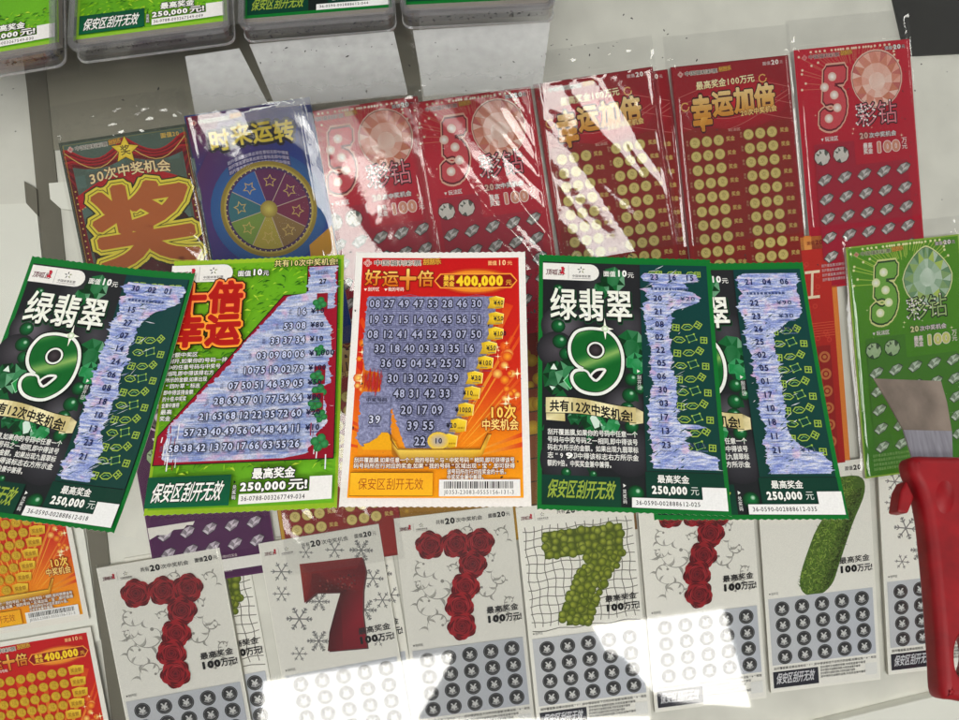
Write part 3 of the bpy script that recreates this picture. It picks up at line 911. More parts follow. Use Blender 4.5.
    P.text('250,000', 51, 136.0, 24.6, 5.6, (244, 244, 238), .05, outline=(22, 26, 16), ow=.07); P.text('元!', 76.6, 135.6, 10.4, 6, (244, 244, 238), .03, outline=(22, 26, 16), ow=.08); P.done()
    P = Part(T, 'serial_strip'); P.poly([(51, 142.6), (88, 142.2), (88, 134.6), (100, 134.6), (100, 147), (51, 148)], (238, 236, 232)); P.text(serial, 52, 143.4, 34, 3.3, (60, 56, 58), .012); P.done()


T = Ticket('scratch_ticket', glass_mat(-.1297, .126, .0264, .0004), 'bright green clover ticket with a scraped triangle of numbers, left of the red ticket', 'lottery ticket', 'scratched lottery tickets on the glass', curl=bow(2.0, .6))
card(T, (150, 186, 40), perf=True)
clover_ticket(T)


def lucky_ten(T, scraped):
    """red and gold ten-times-luck ticket"""
    P = Part(T, 'artwork')
    z = P.T.lift()
    n = 24
    def bgc(f): return lerp((196, 20, 24), (206, 40, 18), f / .5) if f < .5 else (lerp((206, 40, 18), (240, 128, 14), (f - .5) / .25) if f < .75 else lerp((240, 128, 14), (250, 170, 16), (f - .75) / .25))
    for k in range(n):
        a, b = k / n, (k + 1) / n
        P.poly([(4, 4 + 143.5 * a), (98, 4 + 143.5 * a), (98, 4 + 143.5 * b), (4, 4 + 143.5 * b)], [bgc(a), bgc(a), bgc(b), bgc(b)], z)
    q = random.Random(4)
    for k in range(26):
        a = -math.pi / 2 + (k - 12.5) * .115
        r0, r1 = 14, q.uniform(60, 105); h = q.uniform(.01, .028)
        cx, cy = 52, 128
        pts = [(cx + r0 * math.cos(a), cy + r0 * math.sin(a)), (cx + r1 * math.cos(a - h), cy + r1 * math.sin(a - h)), (cx + r1 * math.cos(a + h), cy + r1 * math.sin(a + h))]
        pts = [(min(98, max(4, x)), y) for x, y in pts]
        P.poly(pts, [(252, 196, 60), (220, 60, 20), (220, 60, 20)])
    for k in range(40):
        x = q.choice([q.uniform(5, 16), q.uniform(84, 97)]); y = q.uniform(58, 92)
        P.disc(x, y, q.uniform(1, 3.2), (214, 60, 20), q.choice([(250, 170, 40), (255, 220, 110), (240, 120, 30)]), 10)
    for k in range(18):
        x = q.choice([q.uniform(6, 17), q.uniform(82, 96)]); sparkle(P, x, q.uniform(58, 96), q.uniform(1.2, 3.6))
    P.done()
    welfare_logo(T, 5, 5.2, 46, 4.6)
    P = Part(T, 'price_mark'); P.text('面值', 79.5, 6.2, 5.4, 3, (252, 196, 130), .02); P.text('10', 85.3, 5.2, 5.2, 4.4, (253, 214, 160), .02); P.text('元', 91, 6.4, 3.2, 2.8, (252, 196, 130), .01); P.done()
    P = Part(T, 'title')
    for k, ch in enumerate('好运十倍'):
        P.text(ch, 6 + k * 10.4, 12.2 + (.6 if k % 2 else 0), 10, 10.4 if ch != '十' else 13, (236, 150, 40), .02 if ch != '十' else .05, outline=(120, 16, 10), ow=.05, grad=lambda v: lerp((252, 220, 120), (214, 110, 20), max(0, min(1, (v[1] - 12) / 9))))
    P.done()
    P = Part(T, 'prize_plate')
    P.disc(72, 19.4, 23, (196, 24, 20), (255, 190, 60), 30, ry=8.6)
    P.disc(72, 19.4, 20, (236, 130, 30), (255, 200, 70), 30, ry=7)
    out_ = [(47.5, 19.2), (51, 14.4), (93.5, 14.4), (97, 19.2), (93.5, 24), (51, 24)]
    P.poly(out_, (250, 160, 60)); P.poly([(lerp2(p, (72, 19.2), .03)[0], lerp2(p, (72, 19.2), .16)[1]) for p in out_], (140, 16, 20))
    P.text('最高', 53, 15.6, 6.6, 3.4, (250, 200, 60), .03); P.text('奖金', 53, 19.4, 6.6, 3.4, (250, 200, 60), .03)
    P.text('400,000', 60.6, 15.2, 28, 8, (252, 212, 40), .06, outline=(150, 60, 10), ow=.04); P.text('元', 90, 18.6, 3.8, 3.6, (250, 190, 60), .01)
    P.done()
    P = Part(T, 'column_note')
    P.poly([(6, 24.2), (7.8, 24.2), (6.9, 25.8)], (250, 236, 220)); P.text('刮开区', 8.2, 23.4, 7, 2.6, (250, 236, 220), .01); P.poly([(18, 24.2), (19.8, 24.2), (18.9, 25.8)], (250, 236, 220)); P.text('我的号码', 20.2, 23.4, 9.5, 2.6, (250, 236, 220), .01); P.done()
    ys = [34, 44, 53.4, 62.2, 71.2, 80.3, 89.3, 99, 108, 116.8]
    RW = ['08 27 49 47 53 28 46 30', '19 37 15 14 06 45 56 51', '08 12 41 44 52 43 07 50', '32 18 40 03 33 35 16', '36 05 04 54 25 21', '30 13 02 20 39', '48 31 42 33', '20 17 09', '39 55', '22']
    X0 = [12.9, 12.8, 12.7, 17, 21.2, 25.4, 29.4, 33.8, 37.6, 41.9]
    PR = ['¥40', '¥50', '¥100', '¥50', '¥100', '¥30', '¥10', '¥1000', '¥20', '¥10']
    if scraped:
        P = Part(T, 'play_area'); P.poly([(8, 29.4), (86, 29.4), (88, 40), (60, 124), (8, 124)], [(204, 40, 26), (204, 40, 26), (206, 50, 26), (238, 150, 24), (236, 150, 24)])
        P.done()
        P = Part(T, 'scraped_area', M_SCR3)
        rows = [(29.4, 9.5, 83), (30.5, 8, 84), (38, 8, 84), (48, 7.8, 82.5), (60, 7.6, 80.5), (72, 8.4, 76), (75, 9.5, 74), (76.5, 17, 74), (88, 19, 70), (89, 18, 70), (98, 26, 66), (110, 30, 62), (118, 33, 58), (121, 35, 57)]
        strip_mesh(P, rows, 12, .5, .5); P.T.lift()
        strip_mesh(P, [(88, 9, 22), (90, 7.8, 25), (112, 7.6, 25.5), (117, 8.2, 24), (119.5, 9.5, 18)], 14, .7, .5)
        P.done()
        P = Part(T, 'number_grid')
        for k in range(70):
            y0 = 30 + k * 1.35
            pts = []
            for j in range(16):
                x = 9 + j * 4.9; y = y0 + 1.6 * math.sin(x * .16 + k * .13) + 1.0 * math.sin(x * .31)
                if 10 < x < 80 - max(0, y - 45) * .34 and y < 118 and (y < 74 or x > 19 + max(0, y - 76) * .38): pts.append((x, y))
            if len(pts) > 2: P.line(pts, .22, (100, 104, 142))
        for k, r in enumerate(RW):
            y = ys[k]; ns = r.split()
            for j, n_ in enumerate(ns):
                x = X0[k] + j * 8.55
                P.text(n_, x - 3.3, y - 3.2, 6.6, 6.2, (172, 176, 204), .03, outline=(18, 18, 28), ow=.10)
                P.dashes(x - 2, y + 3.3, x + 2, .6, (70, 74, 104))
                P.line([(x + 4.3, y - 3.6), (x + 4.3, y + 3.8)], .22, (90, 94, 130))
            if k < 9: P.line([(8.5 if k < 3 else X0[k] - 4, y + 4.7), (min(84, X0[k] + len(ns) * 8.55 + 9), y + 4.7)], .25, (80, 84, 118))
        P.text('中奖号码', 11, 92, 12, 2.4, (40, 40, 60), .01); P.dashes(11, 95, 22, .5, (80, 84, 112)); P.text('39', 12.8, 101.4, 7.2, 6, (206, 210, 230), .02, outline=(22, 22, 32), ow=.07); P.line([(8.6, 91.4), (25, 91.4), (25, 112)], .3, (70, 72, 100)); P.dashes(13, 108, 20, .6, (70, 74, 104))
        P.done()
        P = Part(T, 'prize_tags')
        for k in range(10):
            y = ys[k]; x = X0[k] + len(RW[k].split()) * 8.55 + 1.5
            xr = [89, 88.6, 88.4, 84.5, 82.4, 76.5, 75, 71.5, 67.5, 62.5][k]
            P.poly([(xr - 9, y - 3.2), (xr - 5, y - 4.2), (xr, y - 2.8), (xr - .8, y + 3.2), (xr - 3.6, y + 3.8), (xr - 10, y + 3.6), (xr - 8.4, y)], [(206, 160, 20), (250, 214, 50), (252, 220, 60), (226, 180, 30), (214, 170, 30), (180, 140, 40), (230, 190, 40)])
            P.line([(xr - 5, y - 4.2), (xr, y - 2.8), (xr - .8, y + 3.2)], .4, (255, 236, 150))
            P.dashes(xr - 5, y + .8, xr - 1.2, 1.0, (170, 130, 20))
            P.text(PR[k], x, y - 1.9, 1.6 * len(PR[k]) + 1, 3.6, (30, 30, 40), .03); P.dashes(x + 1, y + 2.6, x + 5, .5, (80, 84, 110))
        P.disc(52, 116.6, 6, (240, 200, 40), (150, 154, 180), 18, ry=5)
        P.text('10', 49.6, 114.6, 4.6, 4, (34, 34, 44), .03)
        P.done()
        P = Part(T, 'latex_remains')
        qr = random.Random(23)
        for k in range(34):
            x = qr.uniform(8.6, 19.4); y = qr.uniform(74, 82); l = qr.uniform(5, 12) * (1.1 - abs(x - 14) / 9)
            P.line([(x, y), (x + qr.uniform(-.4, .4), y + l * .5), (x + qr.uniform(-.5, .5), y + l)], qr.uniform(.5, 1.3), qr.choice([(186, 40, 30), (178, 48, 40), (196, 36, 26), (150, 70, 80)]), taper=True)
        P.done(); P = Part(T, 'bare_patch')
        strip_mesh(P, [(112, 21, 24), (115, 18, 27), (119, 12, 29), (122, 10, 30)], 9, .9, .5, (240, 170, 20))
        P.done()
    else:
        P = Part(T, 'coin_rows')
        for k, r in enumerate(RW):
            nn = 8 if k < 3 else 10 - k
            for j in range(nn):
                x = X0[k] + j * 8.55; z = P.T.lift()
                P.disc(x, ys[k], 3.9, (196, 150, 26), (240, 204, 60), 16); P.text('福', x - 2, ys[k] - 2.1, 4, 4.2, (176, 128, 20), .01)
            x = X0[k] + nn * 8.55 - 3.4; y = ys[k]
            P.poly([(x, y - 3.4), (x + 5, y - 4.4), (x + 13, y - 3), (x + 12, y + 3.4), (x + 6, y + 4), (x + .6, y + 3.4)], [(226, 180, 40), (252, 220, 70), (250, 210, 60), (214, 160, 30), (206, 156, 30), (220, 170, 40)])
            P.text('奖金额', x + 1.8, y - 1.6, 9, 3.6, (160, 110, 16), .02)
        P.done()
    P = Part(T, 'gold_bowl')
    P.poly([(26, 114), (30, 121), (75, 121), (79, 113.5), (81, 113), (76, 125), (70, 131), (34, 131), (27, 124)], [(150, 90, 20), (250, 214, 90), (250, 200, 60), (190, 120, 20), (240, 200, 80), (200, 130, 20), (110, 30, 10), (120, 40, 12), (190, 120, 20)])
    P.line([(25.6, 112.5), (26, 116), (30, 121.4), (75, 121.4), (77.4, 116), (79, 112.6), (81, 113)], .6, (120, 70, 14)); P.done()
    P = Part(T, 'chance_text'); P.text('10次', 79.5, 96.6, 15.5, 8, (252, 206, 90), .03, outline=(150, 30, 14), ow=.06); P.text('中奖机会', 75.6, 104.6, 20.5, 6.4, (252, 216, 120), .02, outline=(150, 30, 14), ow=.06); P.done()
    P = Part(T, 'fine_print')
    P.text('刮开覆盖膜,如果任意一个“我的号码”与“中奖号码”相同,即可获得该号', 6.6, 126.0, 87, 2.9, (246, 240, 226), .015, outline=(120, 50, 10), ow=.08)
    P.text('码号码所在行对应的奖金,如果“我的号码”区域出现“宝”,即可获得', 6.6, 129.2, 87, 2.9, (246, 240, 226), .015, outline=(120, 50, 10), ow=.08)
    P.text('该号码所在行对应奖金的十倍。', 57, 132.4, 33, 2.9, (246, 240, 226), .015, outline=(120, 50, 10), ow=.08)
    P.text('中奖奖金兼中兼得。', 57, 135.4, 21, 2.7, (246, 240, 226), .015, outline=(120, 50, 10), ow=.08); P.done()
    P = Part(T, 'warning_panel'); P.poly([(5.4, 134.2), (49.6, 134.2), (49.6, 146.8), (5.4, 146.8)], [(250, 190, 40), (246, 172, 30), (250, 184, 30), (248, 178, 26)]); P.line([(5.4, 134.2), (49.6, 134.2), (49.6, 146.8), (5.4, 146.8)], .35, (110, 60, 10), True)
    P.text('保安区刮开无效', 9.6, 137.4, 35, 6.4, (170, 70, 20), .0); P.done()
    P = Part(T, 'serial_strip'); P.rect(53, 138, 96.2, 147, (240, 238, 234))
    x = 55.5; q = random.Random(2)
    while x < 92.5:
        b = q.choice([.25, .35, .5, .8]); P.rect(x, 139, min(x + b, 92.8), 142.8, (26, 24, 24), z=P.T.z + .008); x += b + q.choice([.2, .3, .4, .6])
    P.T.lift(); P.T.lift(); P.text('J0353-23083-0555156-131-3', 55.5, 143.2, 37.5, 3, (40, 38, 38), .0); P.done()


T = Ticket('scratch_ticket', glass_mat(-.0236, .1276, -.0146, .0004, ht=.1525), 'white-bordered red and gold ticket with scraped silver number grid, on the glass', 'lottery ticket', 'scratched lottery tickets on the glass', ht=152.5, curl=bow(2.0, .6))
card(T, (240, 236, 230), perf=True)
lucky_ten(T, True)


# ------------------------------------------------------------------ clear sleeves of the tickets below the glass
def sleeve(T, x0=-3.5, x1=105.5, y0=-24, y1=150, seed=1, lift=1.6, amp=1.0, dirn=1.05, step=3.0, quad=None):
    """wrinkled clear film over a ticket: a real height field, open flap above the card"""
    nx, ny = int((x1 - x0) / step), int((y1 - y0) / step)
    V, F = [], []
    ca, sa = math.cos(dirn), math.sin(dirn)
    for j in range(ny + 1):
        for i in range(nx + 1):
            x, y = x0 + (x1 - x0) * i / nx, y0 + (y1 - y0) * j / ny
            u, v = x * ca + y * sa, -x * sa + y * ca
            wv = noise.noise(Vector((u * .012, v * .012, seed + 20))) * 10
            h = noise.noise(Vector((u * .004 + seed * 7.3, (v + wv) * .030, seed))) * 2.0
            h += abs(noise.noise(Vector((u * .007 + seed * 3.1, (v + wv) * .05, seed + 9)))) * -1.3
            h += noise.noise(Vector((x * .03, y * .03, seed + 4))) * .25
            ex = max(0, min((x - x0) / 6, (x1 - x) / 6, 1)); ey = max(0, min((y - y0) / 8, 1))
            if y < 2 and y0 < -8: h = h * 1.2 + noise.noise(Vector((x * .10, y * .35, seed + 2))) * 1.3
            z = T.thick + .6 + lift * ex * ey + h * amp * min(1, ex * 1.0 + .15)
            if quad and y > -12:
                yv, s0, both = quad; d = yv - max(0, y)
                if d > 0 or both: z += s0 / (2 * yv) * (d * d if d > -65 else 65 * (-2 * d - 65)) * min(1, (y + 12) / 12) * min(1, ex + .3)
            if x < 0 or x > T.w or y < -3: z = max(.5, z - T.thick * .7)
            else: z = max(T.thick + .75, z)
            V.append((x * .001, -y * .001, z * .001))
    for j in range(ny):
        for i in range(nx):
            a = j * (nx + 1) + i
            F.append((a, a + nx + 1, a + nx + 2, a + 1))
    me = mesh_from('plastic_sleeve', V, F, M_FILM)
    bm = bmesh.new(); bm.from_mesh(me)
    bmesh.ops.subdivide_edges(bm, edges=bm.edges[:], cuts=1, use_grid_fill=True, smooth=.6)
    bm.to_mesh(me); bm.free()
    for p in me.polygons: p.use_smooth = True
    return link('plastic_sleeve', me, T.root)


TH = 3.0      # packs are a few millimetres thick, their face lies on the fitted shelf plane


def shelf_ticket(x, y, a, label, group, ht=203.0, thick=TH, lower=0.0, wd=102.0):
    return Ticket('lottery_ticket', shelf_mat(x, y, a, (-thick - lower) * .001), label, 'lottery ticket', group, wd=wd, ht=ht, thick=thick)


GR1 = 'sleeved tickets in the upper row under the glass'
GR3 = 'white seven tickets in the lower row under the glass'


# ---- curtain ticket
def curtain_ticket():
    T = shelf_ticket(-.335, .357, .178, 'dark curtain ticket with large orange character and yellow star, left in the upper row', GR1)
    card(T, (70, 78, 66), (200, 196, 180))
    P = Part(T, 'artwork')
    P.rect(2, 2, 100, 200, (84, 104, 92), (76, 72, 60))
    for k in range(5):
        for j in range(9):
            if (k + j) % 2: P.rect(6 + j * 11, 16 + k * 12, 15 + j * 11, 26 + k * 12, (88, 112, 104))
    for s_ in (0, 1):                     # draped curtain
        f = (lambda x: x) if s_ == 0 else (lambda x: 102 - x)
        for k in range(9):
            y = 4 + k * 1.7
            P.line([(f(2 + t * 5.4), y + (15 - k * 1.1) * math.sin(math.pi * t / 9) * .9 + (3 if t == 0 else 0)) for t in range(10)], 2.6, lerp((184, 26, 32), (86, 8, 16), (k % 3) / 2.5))
        P.line([(f(3 + t * 5.2), 9 + 15 * math.sin(math.pi * t / 9)) for t in range(10)], .7, (216, 180, 90))
        for k in range(6): P.poly([(f(2), 18 + k * 2), (f(7), 18 + k * 4), (f(8 - k * .6), 110), (f(2), 110)], lerp((140, 20, 26), (84, 10, 16), (k % 2) * .8))
    P.poly([(6 + 90 * t / 16, 44 - 15 * math.sin(math.pi * t / 16)) for t in range(17)] + [(96 - 90 * t / 16, 55 - 13 * math.sin(math.pi * t / 16)) for t in range(17)], (184, 24, 30))
    for t in range(40): P.disc(6 + 90 * t / 39, 55.6 - 13 * math.sin(math.pi * t / 39), .6, (220, 170, 70), n=6)
    P.disc(52, 92, 42, (50, 10, 14), (96, 22, 24), 40, ry=42)
    for t in range(30): P.disc(5.4, 40 + t * 5, .7, (220, 190, 90), n=6); P.disc(96.6, 40 + t * 5, .7, (220, 190, 90), n=6)
    P.line([(3, 3), (99, 3), (99, 199), (3, 199)], .5, (170, 150, 60), True)
    P.done()
    welfare_logo(T, 6, 4.4, 42, 4.4)
    P = Part(T, 'price_mark'); P.text('面值20', 80, 4.6, 15, 4.2, (230, 190, 90), .02); P.done()
    P = Part(T, 'star_badge'); star(P, 50.5, 13.5, 12, (90, 70, 10), .48, -1.45); star(P, 50.5, 13.5, 11, (240, 200, 40), .48, -1.45, cc=(255, 240, 90)); P.text('奖', 46.6, 9.6, 8, 8, (110, 90, 20), .02); P.done()
    P = Part(T, 'chance_text'); P.text('30次中奖机会', 17.5, 25.2, 66, 9.6, (246, 226, 170), .02, outline=(100, 14, 16), ow=.04, fn=lambda a, b: (a, b + 3.2 * ((a - 54) / 34) ** 2 - 1)); P.done()
    P = Part(T, 'big_character')
    for off, c in ((.115, (40, 40, 16)), (.10, (240, 222, 70)), (.072, (96, 90, 20)), (.062, (236, 218, 66)), (.04, (186, 98, 44))): P.text('奖', 13, 44, 82, 66, c, off)
    P.done()
    sleeve(T, seed=2, amp=.7, y0=-30, dirn=.9)
    return T


curtain_ticket()


def wheel_ticket():
    T = shelf_ticket(-.236, .379, .18, 'blue ticket with a coloured prize wheel under shiny film, second in the upper row', GR1)
    card(T, (24, 62, 132), (200, 200, 200))
    P = Part(T, 'artwork'); P.poly([(1, 1), (101, 1), (101, 201), (1, 201)], [(96, 24, 70), (40, 60, 140), (22, 66, 156), (18, 62, 150)])
    P.poly([(1, 1), (30, 1), (14, 30), (1, 48)], [(128, 16, 46), (120, 20, 60), (70, 30, 90), (30, 50, 120)])
    P.disc(53, 84, 47, (34, 86, 150), (70, 130, 190), 40)
    P.poly([(80, 118), (101, 105), (101, 150), (78, 140)], (210, 150, 30))
    P.done()
    welfare_logo(T, 4.4, 4.4, 40, 4.4)
    P = Part(T, 'title')
    for k, ch in enumerate('时来运转'): P.text(ch, 16 + k * 17.3, 13 + (2.4, .2, .8, 3)[k], 17, 17, (226, 196, 50), .03, outline=(46, 40, 50), ow=.13, rise=0)
    for k, ch in enumerate('时来运转'): P.text(ch, 16 + k * 17.3, 13 + (2.4, .2, .8, 3)[k], 17, 17, (240, 214, 70), .03)
    P.done()
    P = Part(T, 'fine_print')
    for k in range(3): P.text('刮开覆盖膜如果出现任意标志即中得奖', 27, 36.5 + k * 4, 50, 3, (206, 200, 226), .01, outline=(54, 44, 110), ow=.2, fn=lambda a, b: (a, b + .012 * (a - 53) ** 2 * .6))
    P.done()
    P = Part(T, 'prize_wheel')
    cx, cy = 53, 84
    P.disc(cx, cy, 39, (150, 128, 40), (210, 190, 90), 44); P.disc(cx, cy, 36, (190, 168, 70), n=44); P.disc(cx, cy, 34.6, (70, 40, 90), n=44)
    cs = [(96, 30, 84), (110, 34, 84), (120, 36, 70), (140, 110, 60), (176, 160, 60), (120, 150, 60), (50, 110, 120), (40, 96, 170)]
    for k in range(8):
        a0, a1 = -1.75 + k * .785, -1.75 + (k + 1) * .785
        P.poly([(cx, cy)] + [(cx + 32.5 * math.cos(a0 + (a1 - a0) * t / 6), cy + 32.5 * math.sin(a0 + (a1 - a0) * t / 6)) for t in range(7)], cs[k])
        P.line([(cx, cy), (cx + 32.5 * math.cos(a0), cy + 32.5 * math.sin(a0))], .6, (190, 170, 150))
        am = (a0 + a1) / 2
        star(P, cx + 23 * math.cos(am), cy + 23 * math.sin(am), 5.6, (206, 176, 96), .5, am); star(P, cx + 23 * math.cos(am), cy + 23 * math.sin(am), 4.2, cs[k], .5, am)
    for k in range(48):
        a = k * math.pi / 24; P.disc(cx + 34 * math.cos(a), cy + 34 * math.sin(a), .6, (226, 210, 150), n=6)
    P.disc(cx, cy, 7, (150, 130, 50), (214, 196, 90), 20); P.done()
    sleeve(T, seed=5, amp=.42, y0=-20, quad=(46, .10, True))
    return T


wheel_ticket()


def gem_ticket(T, kind, logo=True, faded=False):
    """ticket with a 5 of lights and a pear gem as the zero, twenty diamonds"""
    C = {'red': ((198, 14, 42), (168, 10, 40), (205, 120, 90), (150, 20, 40), (228, 150, 130)),
         'green': ((84, 150, 14), (60, 128, 14), (200, 220, 90), (44, 100, 34), (120, 160, 120)),
         'purple': ((84, 30, 80), (70, 22, 70), (200, 150, 200), (60, 20, 60), (150, 110, 160))}[kind]
    P = Part(T, 'artwork')
    P.poly([(1.4, 1.4), (100.6, 1.4), (100.6, 201.6), (1.4, 201.6)], [C[0], C[0], C[1], C[1]])
    q = random.Random(6)
    for k in range(46):
        a = math.pi + (k + .5) / 46 * math.pi + q.uniform(-.03, .03); r0, r1 = q.uniform(20, 28), q.uniform(34, 62)
        x0, y0 = 52 + r0 * math.cos(a), 36 + r0 * math.sin(a); x1, y1 = 52 + r1 * math.cos(a), 36 + r1 * math.sin(a)
        if y1 < 3: f = (y0 - 3) / (y0 - y1); x1, y1 = x0 + (x1 - x0) * f, 3
        if 3 < x1 < 99 and y0 > 3:
            P.line([(x0, y0), (x1, y1)], .7, lerp(C[0], C[2], .75)); P.disc(x1, y1, 1.2, lerp(C[2], (255, 240, 200), .3), (255, 250, 230), 8)
    for k in range(12): sparkle(P, q.uniform(5, 97), q.uniform(40, 84), q.uniform(1, 2.2), lerp(C[2], (255, 255, 240), .5))
    P.done()
    welfare_logo(T, 6.5, 5, 44, 4.4, bgc=lerp(C[0], (236, 226, 214), .75))
    P = Part(T, 'price_mark'); P.text('面值', 79.5, 4.4, 7, 3.2, (230, 220, 220), .01, outline=(40, 10, 14), ow=.06); P.text('20', 87, 3.2, 7, 4.8, (245, 240, 236), .04, outline=(40, 10, 14), ow=.06); P.text('元', 94.4, 4.4, 3.4, 3.2, (230, 220, 220), 0, outline=(40, 10, 14), ow=.06); P.done()
    P = Part(T, 'numeral')
    d = C[3]
    for off, c in ((.115, lerp(C[2], (250, 230, 220), .45)), (.09, lerp(d, (0, 0, 0), .3)), (.065, lerp(C[0], (230, 160, 140) if kind == 'red' else (160, 210, 140), .4))): P.text('5', 18.5, 12.5, 26, 60, c, off, shear=.12)
    P.done()
    P = Part(T, 'light_dot'); P.disc(0, 0, 3.8, lerp(C[2], (255, 255, 250), .45), (255, 255, 252), 18)
    o = P.done(); repeat(o, [(31.5, 25.1), (24, 33.3), (32, 40.5), (33.8, 51.4), (25.6, 59.7)])
    # pear / round gem
    P = Part(T, 'gem_picture')
    cx, cy, r = 70.5, 31, 21.5
    if kind == 'red': out_ = [(cx + r * math.cos(a), cy - 2 + r * math.sin(a) * (1.0 if math.sin(a) < 0 else 1.16)) for a in [2 * math.pi * k / 24 for k in range(24)]]
    else: out_ = [(cx + r * math.sin(t) * (1 - .0 * math.cos(t)) * (.42 + .58 * min(1, abs(t if t < math.pi else 2 * math.pi - t) / 1.5)), cy + 2 - 25 * math.cos(t)) for t in [2 * math.pi * k / 24 for k in range(24)]]
    cc = (cx, cy + 3)
    P.poly([lerp2(p, cc, -.06) for p in out_], lerp(C[2], (255, 250, 240), .55)); P.poly([lerp2(p, cc, -.015) for p in out_], lerp(C[3], (0, 0, 0), .4))
    inn = [lerp2(p, cc, .36) for p in out_]; in2 = [lerp2(p, cc, .66) for p in out_]
    z = P.T.lift(); hi = (250, 226, 214) if kind == 'red' else (226, 240, 226); md = C[4]
    for k in range(0, 24, 2):
        j = (k + 2) % 24; m_ = k + 1
        P.poly([out_[k], out_[m_], inn[m_]], lerp(md, hi, q.uniform(.1, .7)), z); P.poly([out_[m_], out_[j], inn[m_]], lerp(md, C[3], q.uniform(0, .5)), z)
        P.poly([out_[k], inn[m_], inn[k - 1]], lerp(md, C[2], q.uniform(.2, .8)), z)
        P.poly([inn[k - 1], inn[m_], in2[m_], in2[k - 1]], lerp(md, hi, q.uniform(.25, .8)), z)
    P.poly([in2[k] for k in range(1, 24, 2)], [lerp(hi, md, .1 + .3 * (k % 3) / 2) for k in range(12)], z)
    P.done()
    P = Part(T, 'title')
    for k, ch in enumerate('彩钻'):
        P.text(ch, 50 + k * 18.5, 50, 18, 20, (40, 8, 14) if kind != 'green' else (20, 34, 14), .05); P.text(ch, 50 + k * 18.5, 50, 18, 20, lerp(C[0], (240, 230, 226), .5), -.012)
        V, F, b = glyph(ch, 0)
    for k in range(75):
        ch = '彩钻'[k % 2]; V, F, b = glyph(ch, 0); v = V[(k * 7) % len(V)]
        P.disc(50 + (k % 2) * 18.5 + (v[0] - .05) * 18, 50 + 17.2 - v[1] * 21, .8, (246, 240, 238), n=7)
    P.done()
    P = Part(T, 'prize_text')
    P.text('20', 51, 74, 8, 6.4, lerp(C[2], (235, 220, 220), .5), .05, outline=(60, 14, 20) if kind == 'red' else (24, 44, 16), ow=.06); P.text('次中奖机会', 59.5, 75.4, 24.5, 4.6, (236, 224, 222), .02, outline=(50, 12, 18) if kind == 'red' else (24, 44, 16), ow=.05)
    P.text('最高', 53.6, 83.6, 8.4, 4.8, (240, 226, 222), .03); P.text('奖金', 53.6, 88.4, 8.4, 4.8, (240, 226, 222), .03)
    P.text('100', 64, 82.8, 22.5, 11, lerp(C[2], (235, 200, 190), .3), .06, outline=(245, 232, 228), ow=.04); P.text('万', 88, 82, 5, 5, (240, 226, 222), .01); P.text('元', 88, 87.2, 5, 5, (240, 226, 222), .01); P.done()
    P = Part(T, 'play_area')
    P.poly([(10.4, 80.5), (46, 80.5), (46, 101), (92, 101), (93, 180), (10.4, 180)], [lerp(C[1], (120, 110, 110), .10)] * 6)
    P.poly([(17, 76), (19.4, 76), (18.2, 78.4)], (240, 230, 226)); P.text('玩法区', 20.4, 75, 12, 4, (236, 224, 222), .02); P.done()
    P = Part(T, 'round_gem'); P.disc(0, 0, 7.4, lerp(C[3], (0, 0, 0), .35), n=14); gem(P, 0, 0, 6.8, (206, 200, 192) if kind == 'red' else (160, 190, 140), 9, None, .2, 5, (246, 246, 240)); o = P.done(); repeat(o, [(16.8, 91.6), (33.6, 91)])
    P = diamond_icon(T, (160, 150, 146) if kind == 'red' else ((150, 176, 140) if kind == 'green' else (160, 140, 160))); o = P.done(); o.name = 'diamond'
    repeat(o, [(17.4 + i * 17.6, 111 - i * .75 + j * 16.4) for j in range(5) for i in range(5)] if kind != 'purple' else [(14 + i * 18.5, 158 + j * 16) for j in range(2) for i in range(5)])
    P = Part(T, 'fine_print')
    for k in range(4): P.text('刮开覆盖膜,如果任意号码与中奖号码相同即中得对应奖金', 8, 182.6 + k * 4, 62 - 6 * (k % 2), 2.6, (210, 196, 196) if kind != 'green' else (150, 190, 110), .0)
    P.done()


# red gem tickets
T = shelf_ticket(-.1485, .3835, .17, 'red gem ticket with its left half under big white glare, third in the upper row', GR1, lower=2)
card(T, (176, 14, 36), (210, 190, 186)); gem_ticket(T, 'red'); sleeve(T, seed=8, amp=.50, y0=-10, quad=(84, .10, True))
T = shelf_ticket(-.055, .393, .168, 'red gem ticket with narrow diagonal glare streaks, fourth in the upper row', GR1)
card(T, (176, 14, 36), (210, 190, 186)); gem_ticket(T, 'red'); sleeve(T, seed=11, amp=.80, y0=-14, quad=(74, .10, True))
T = shelf_ticket(.27, .442, .127, 'red gem ticket with clear bright face, right end of the upper row', GR1, thick=5)
card(T, (190, 18, 44), (206, 200, 196)); gem_ticket(T, 'red'); sleeve(T, seed=14, amp=.5, y0=-26)
T = shelf_ticket(.316, .290, .131, 'green gem ticket partly under the scraper blade at the right edge', 'tickets in the middle row under the glass', lower=-4)
card(T, (150, 186, 60), (214, 210, 196)); gem_ticket(T, 'green'); sleeve(T, seed=17, amp=.45, y0=-16, y1=205)


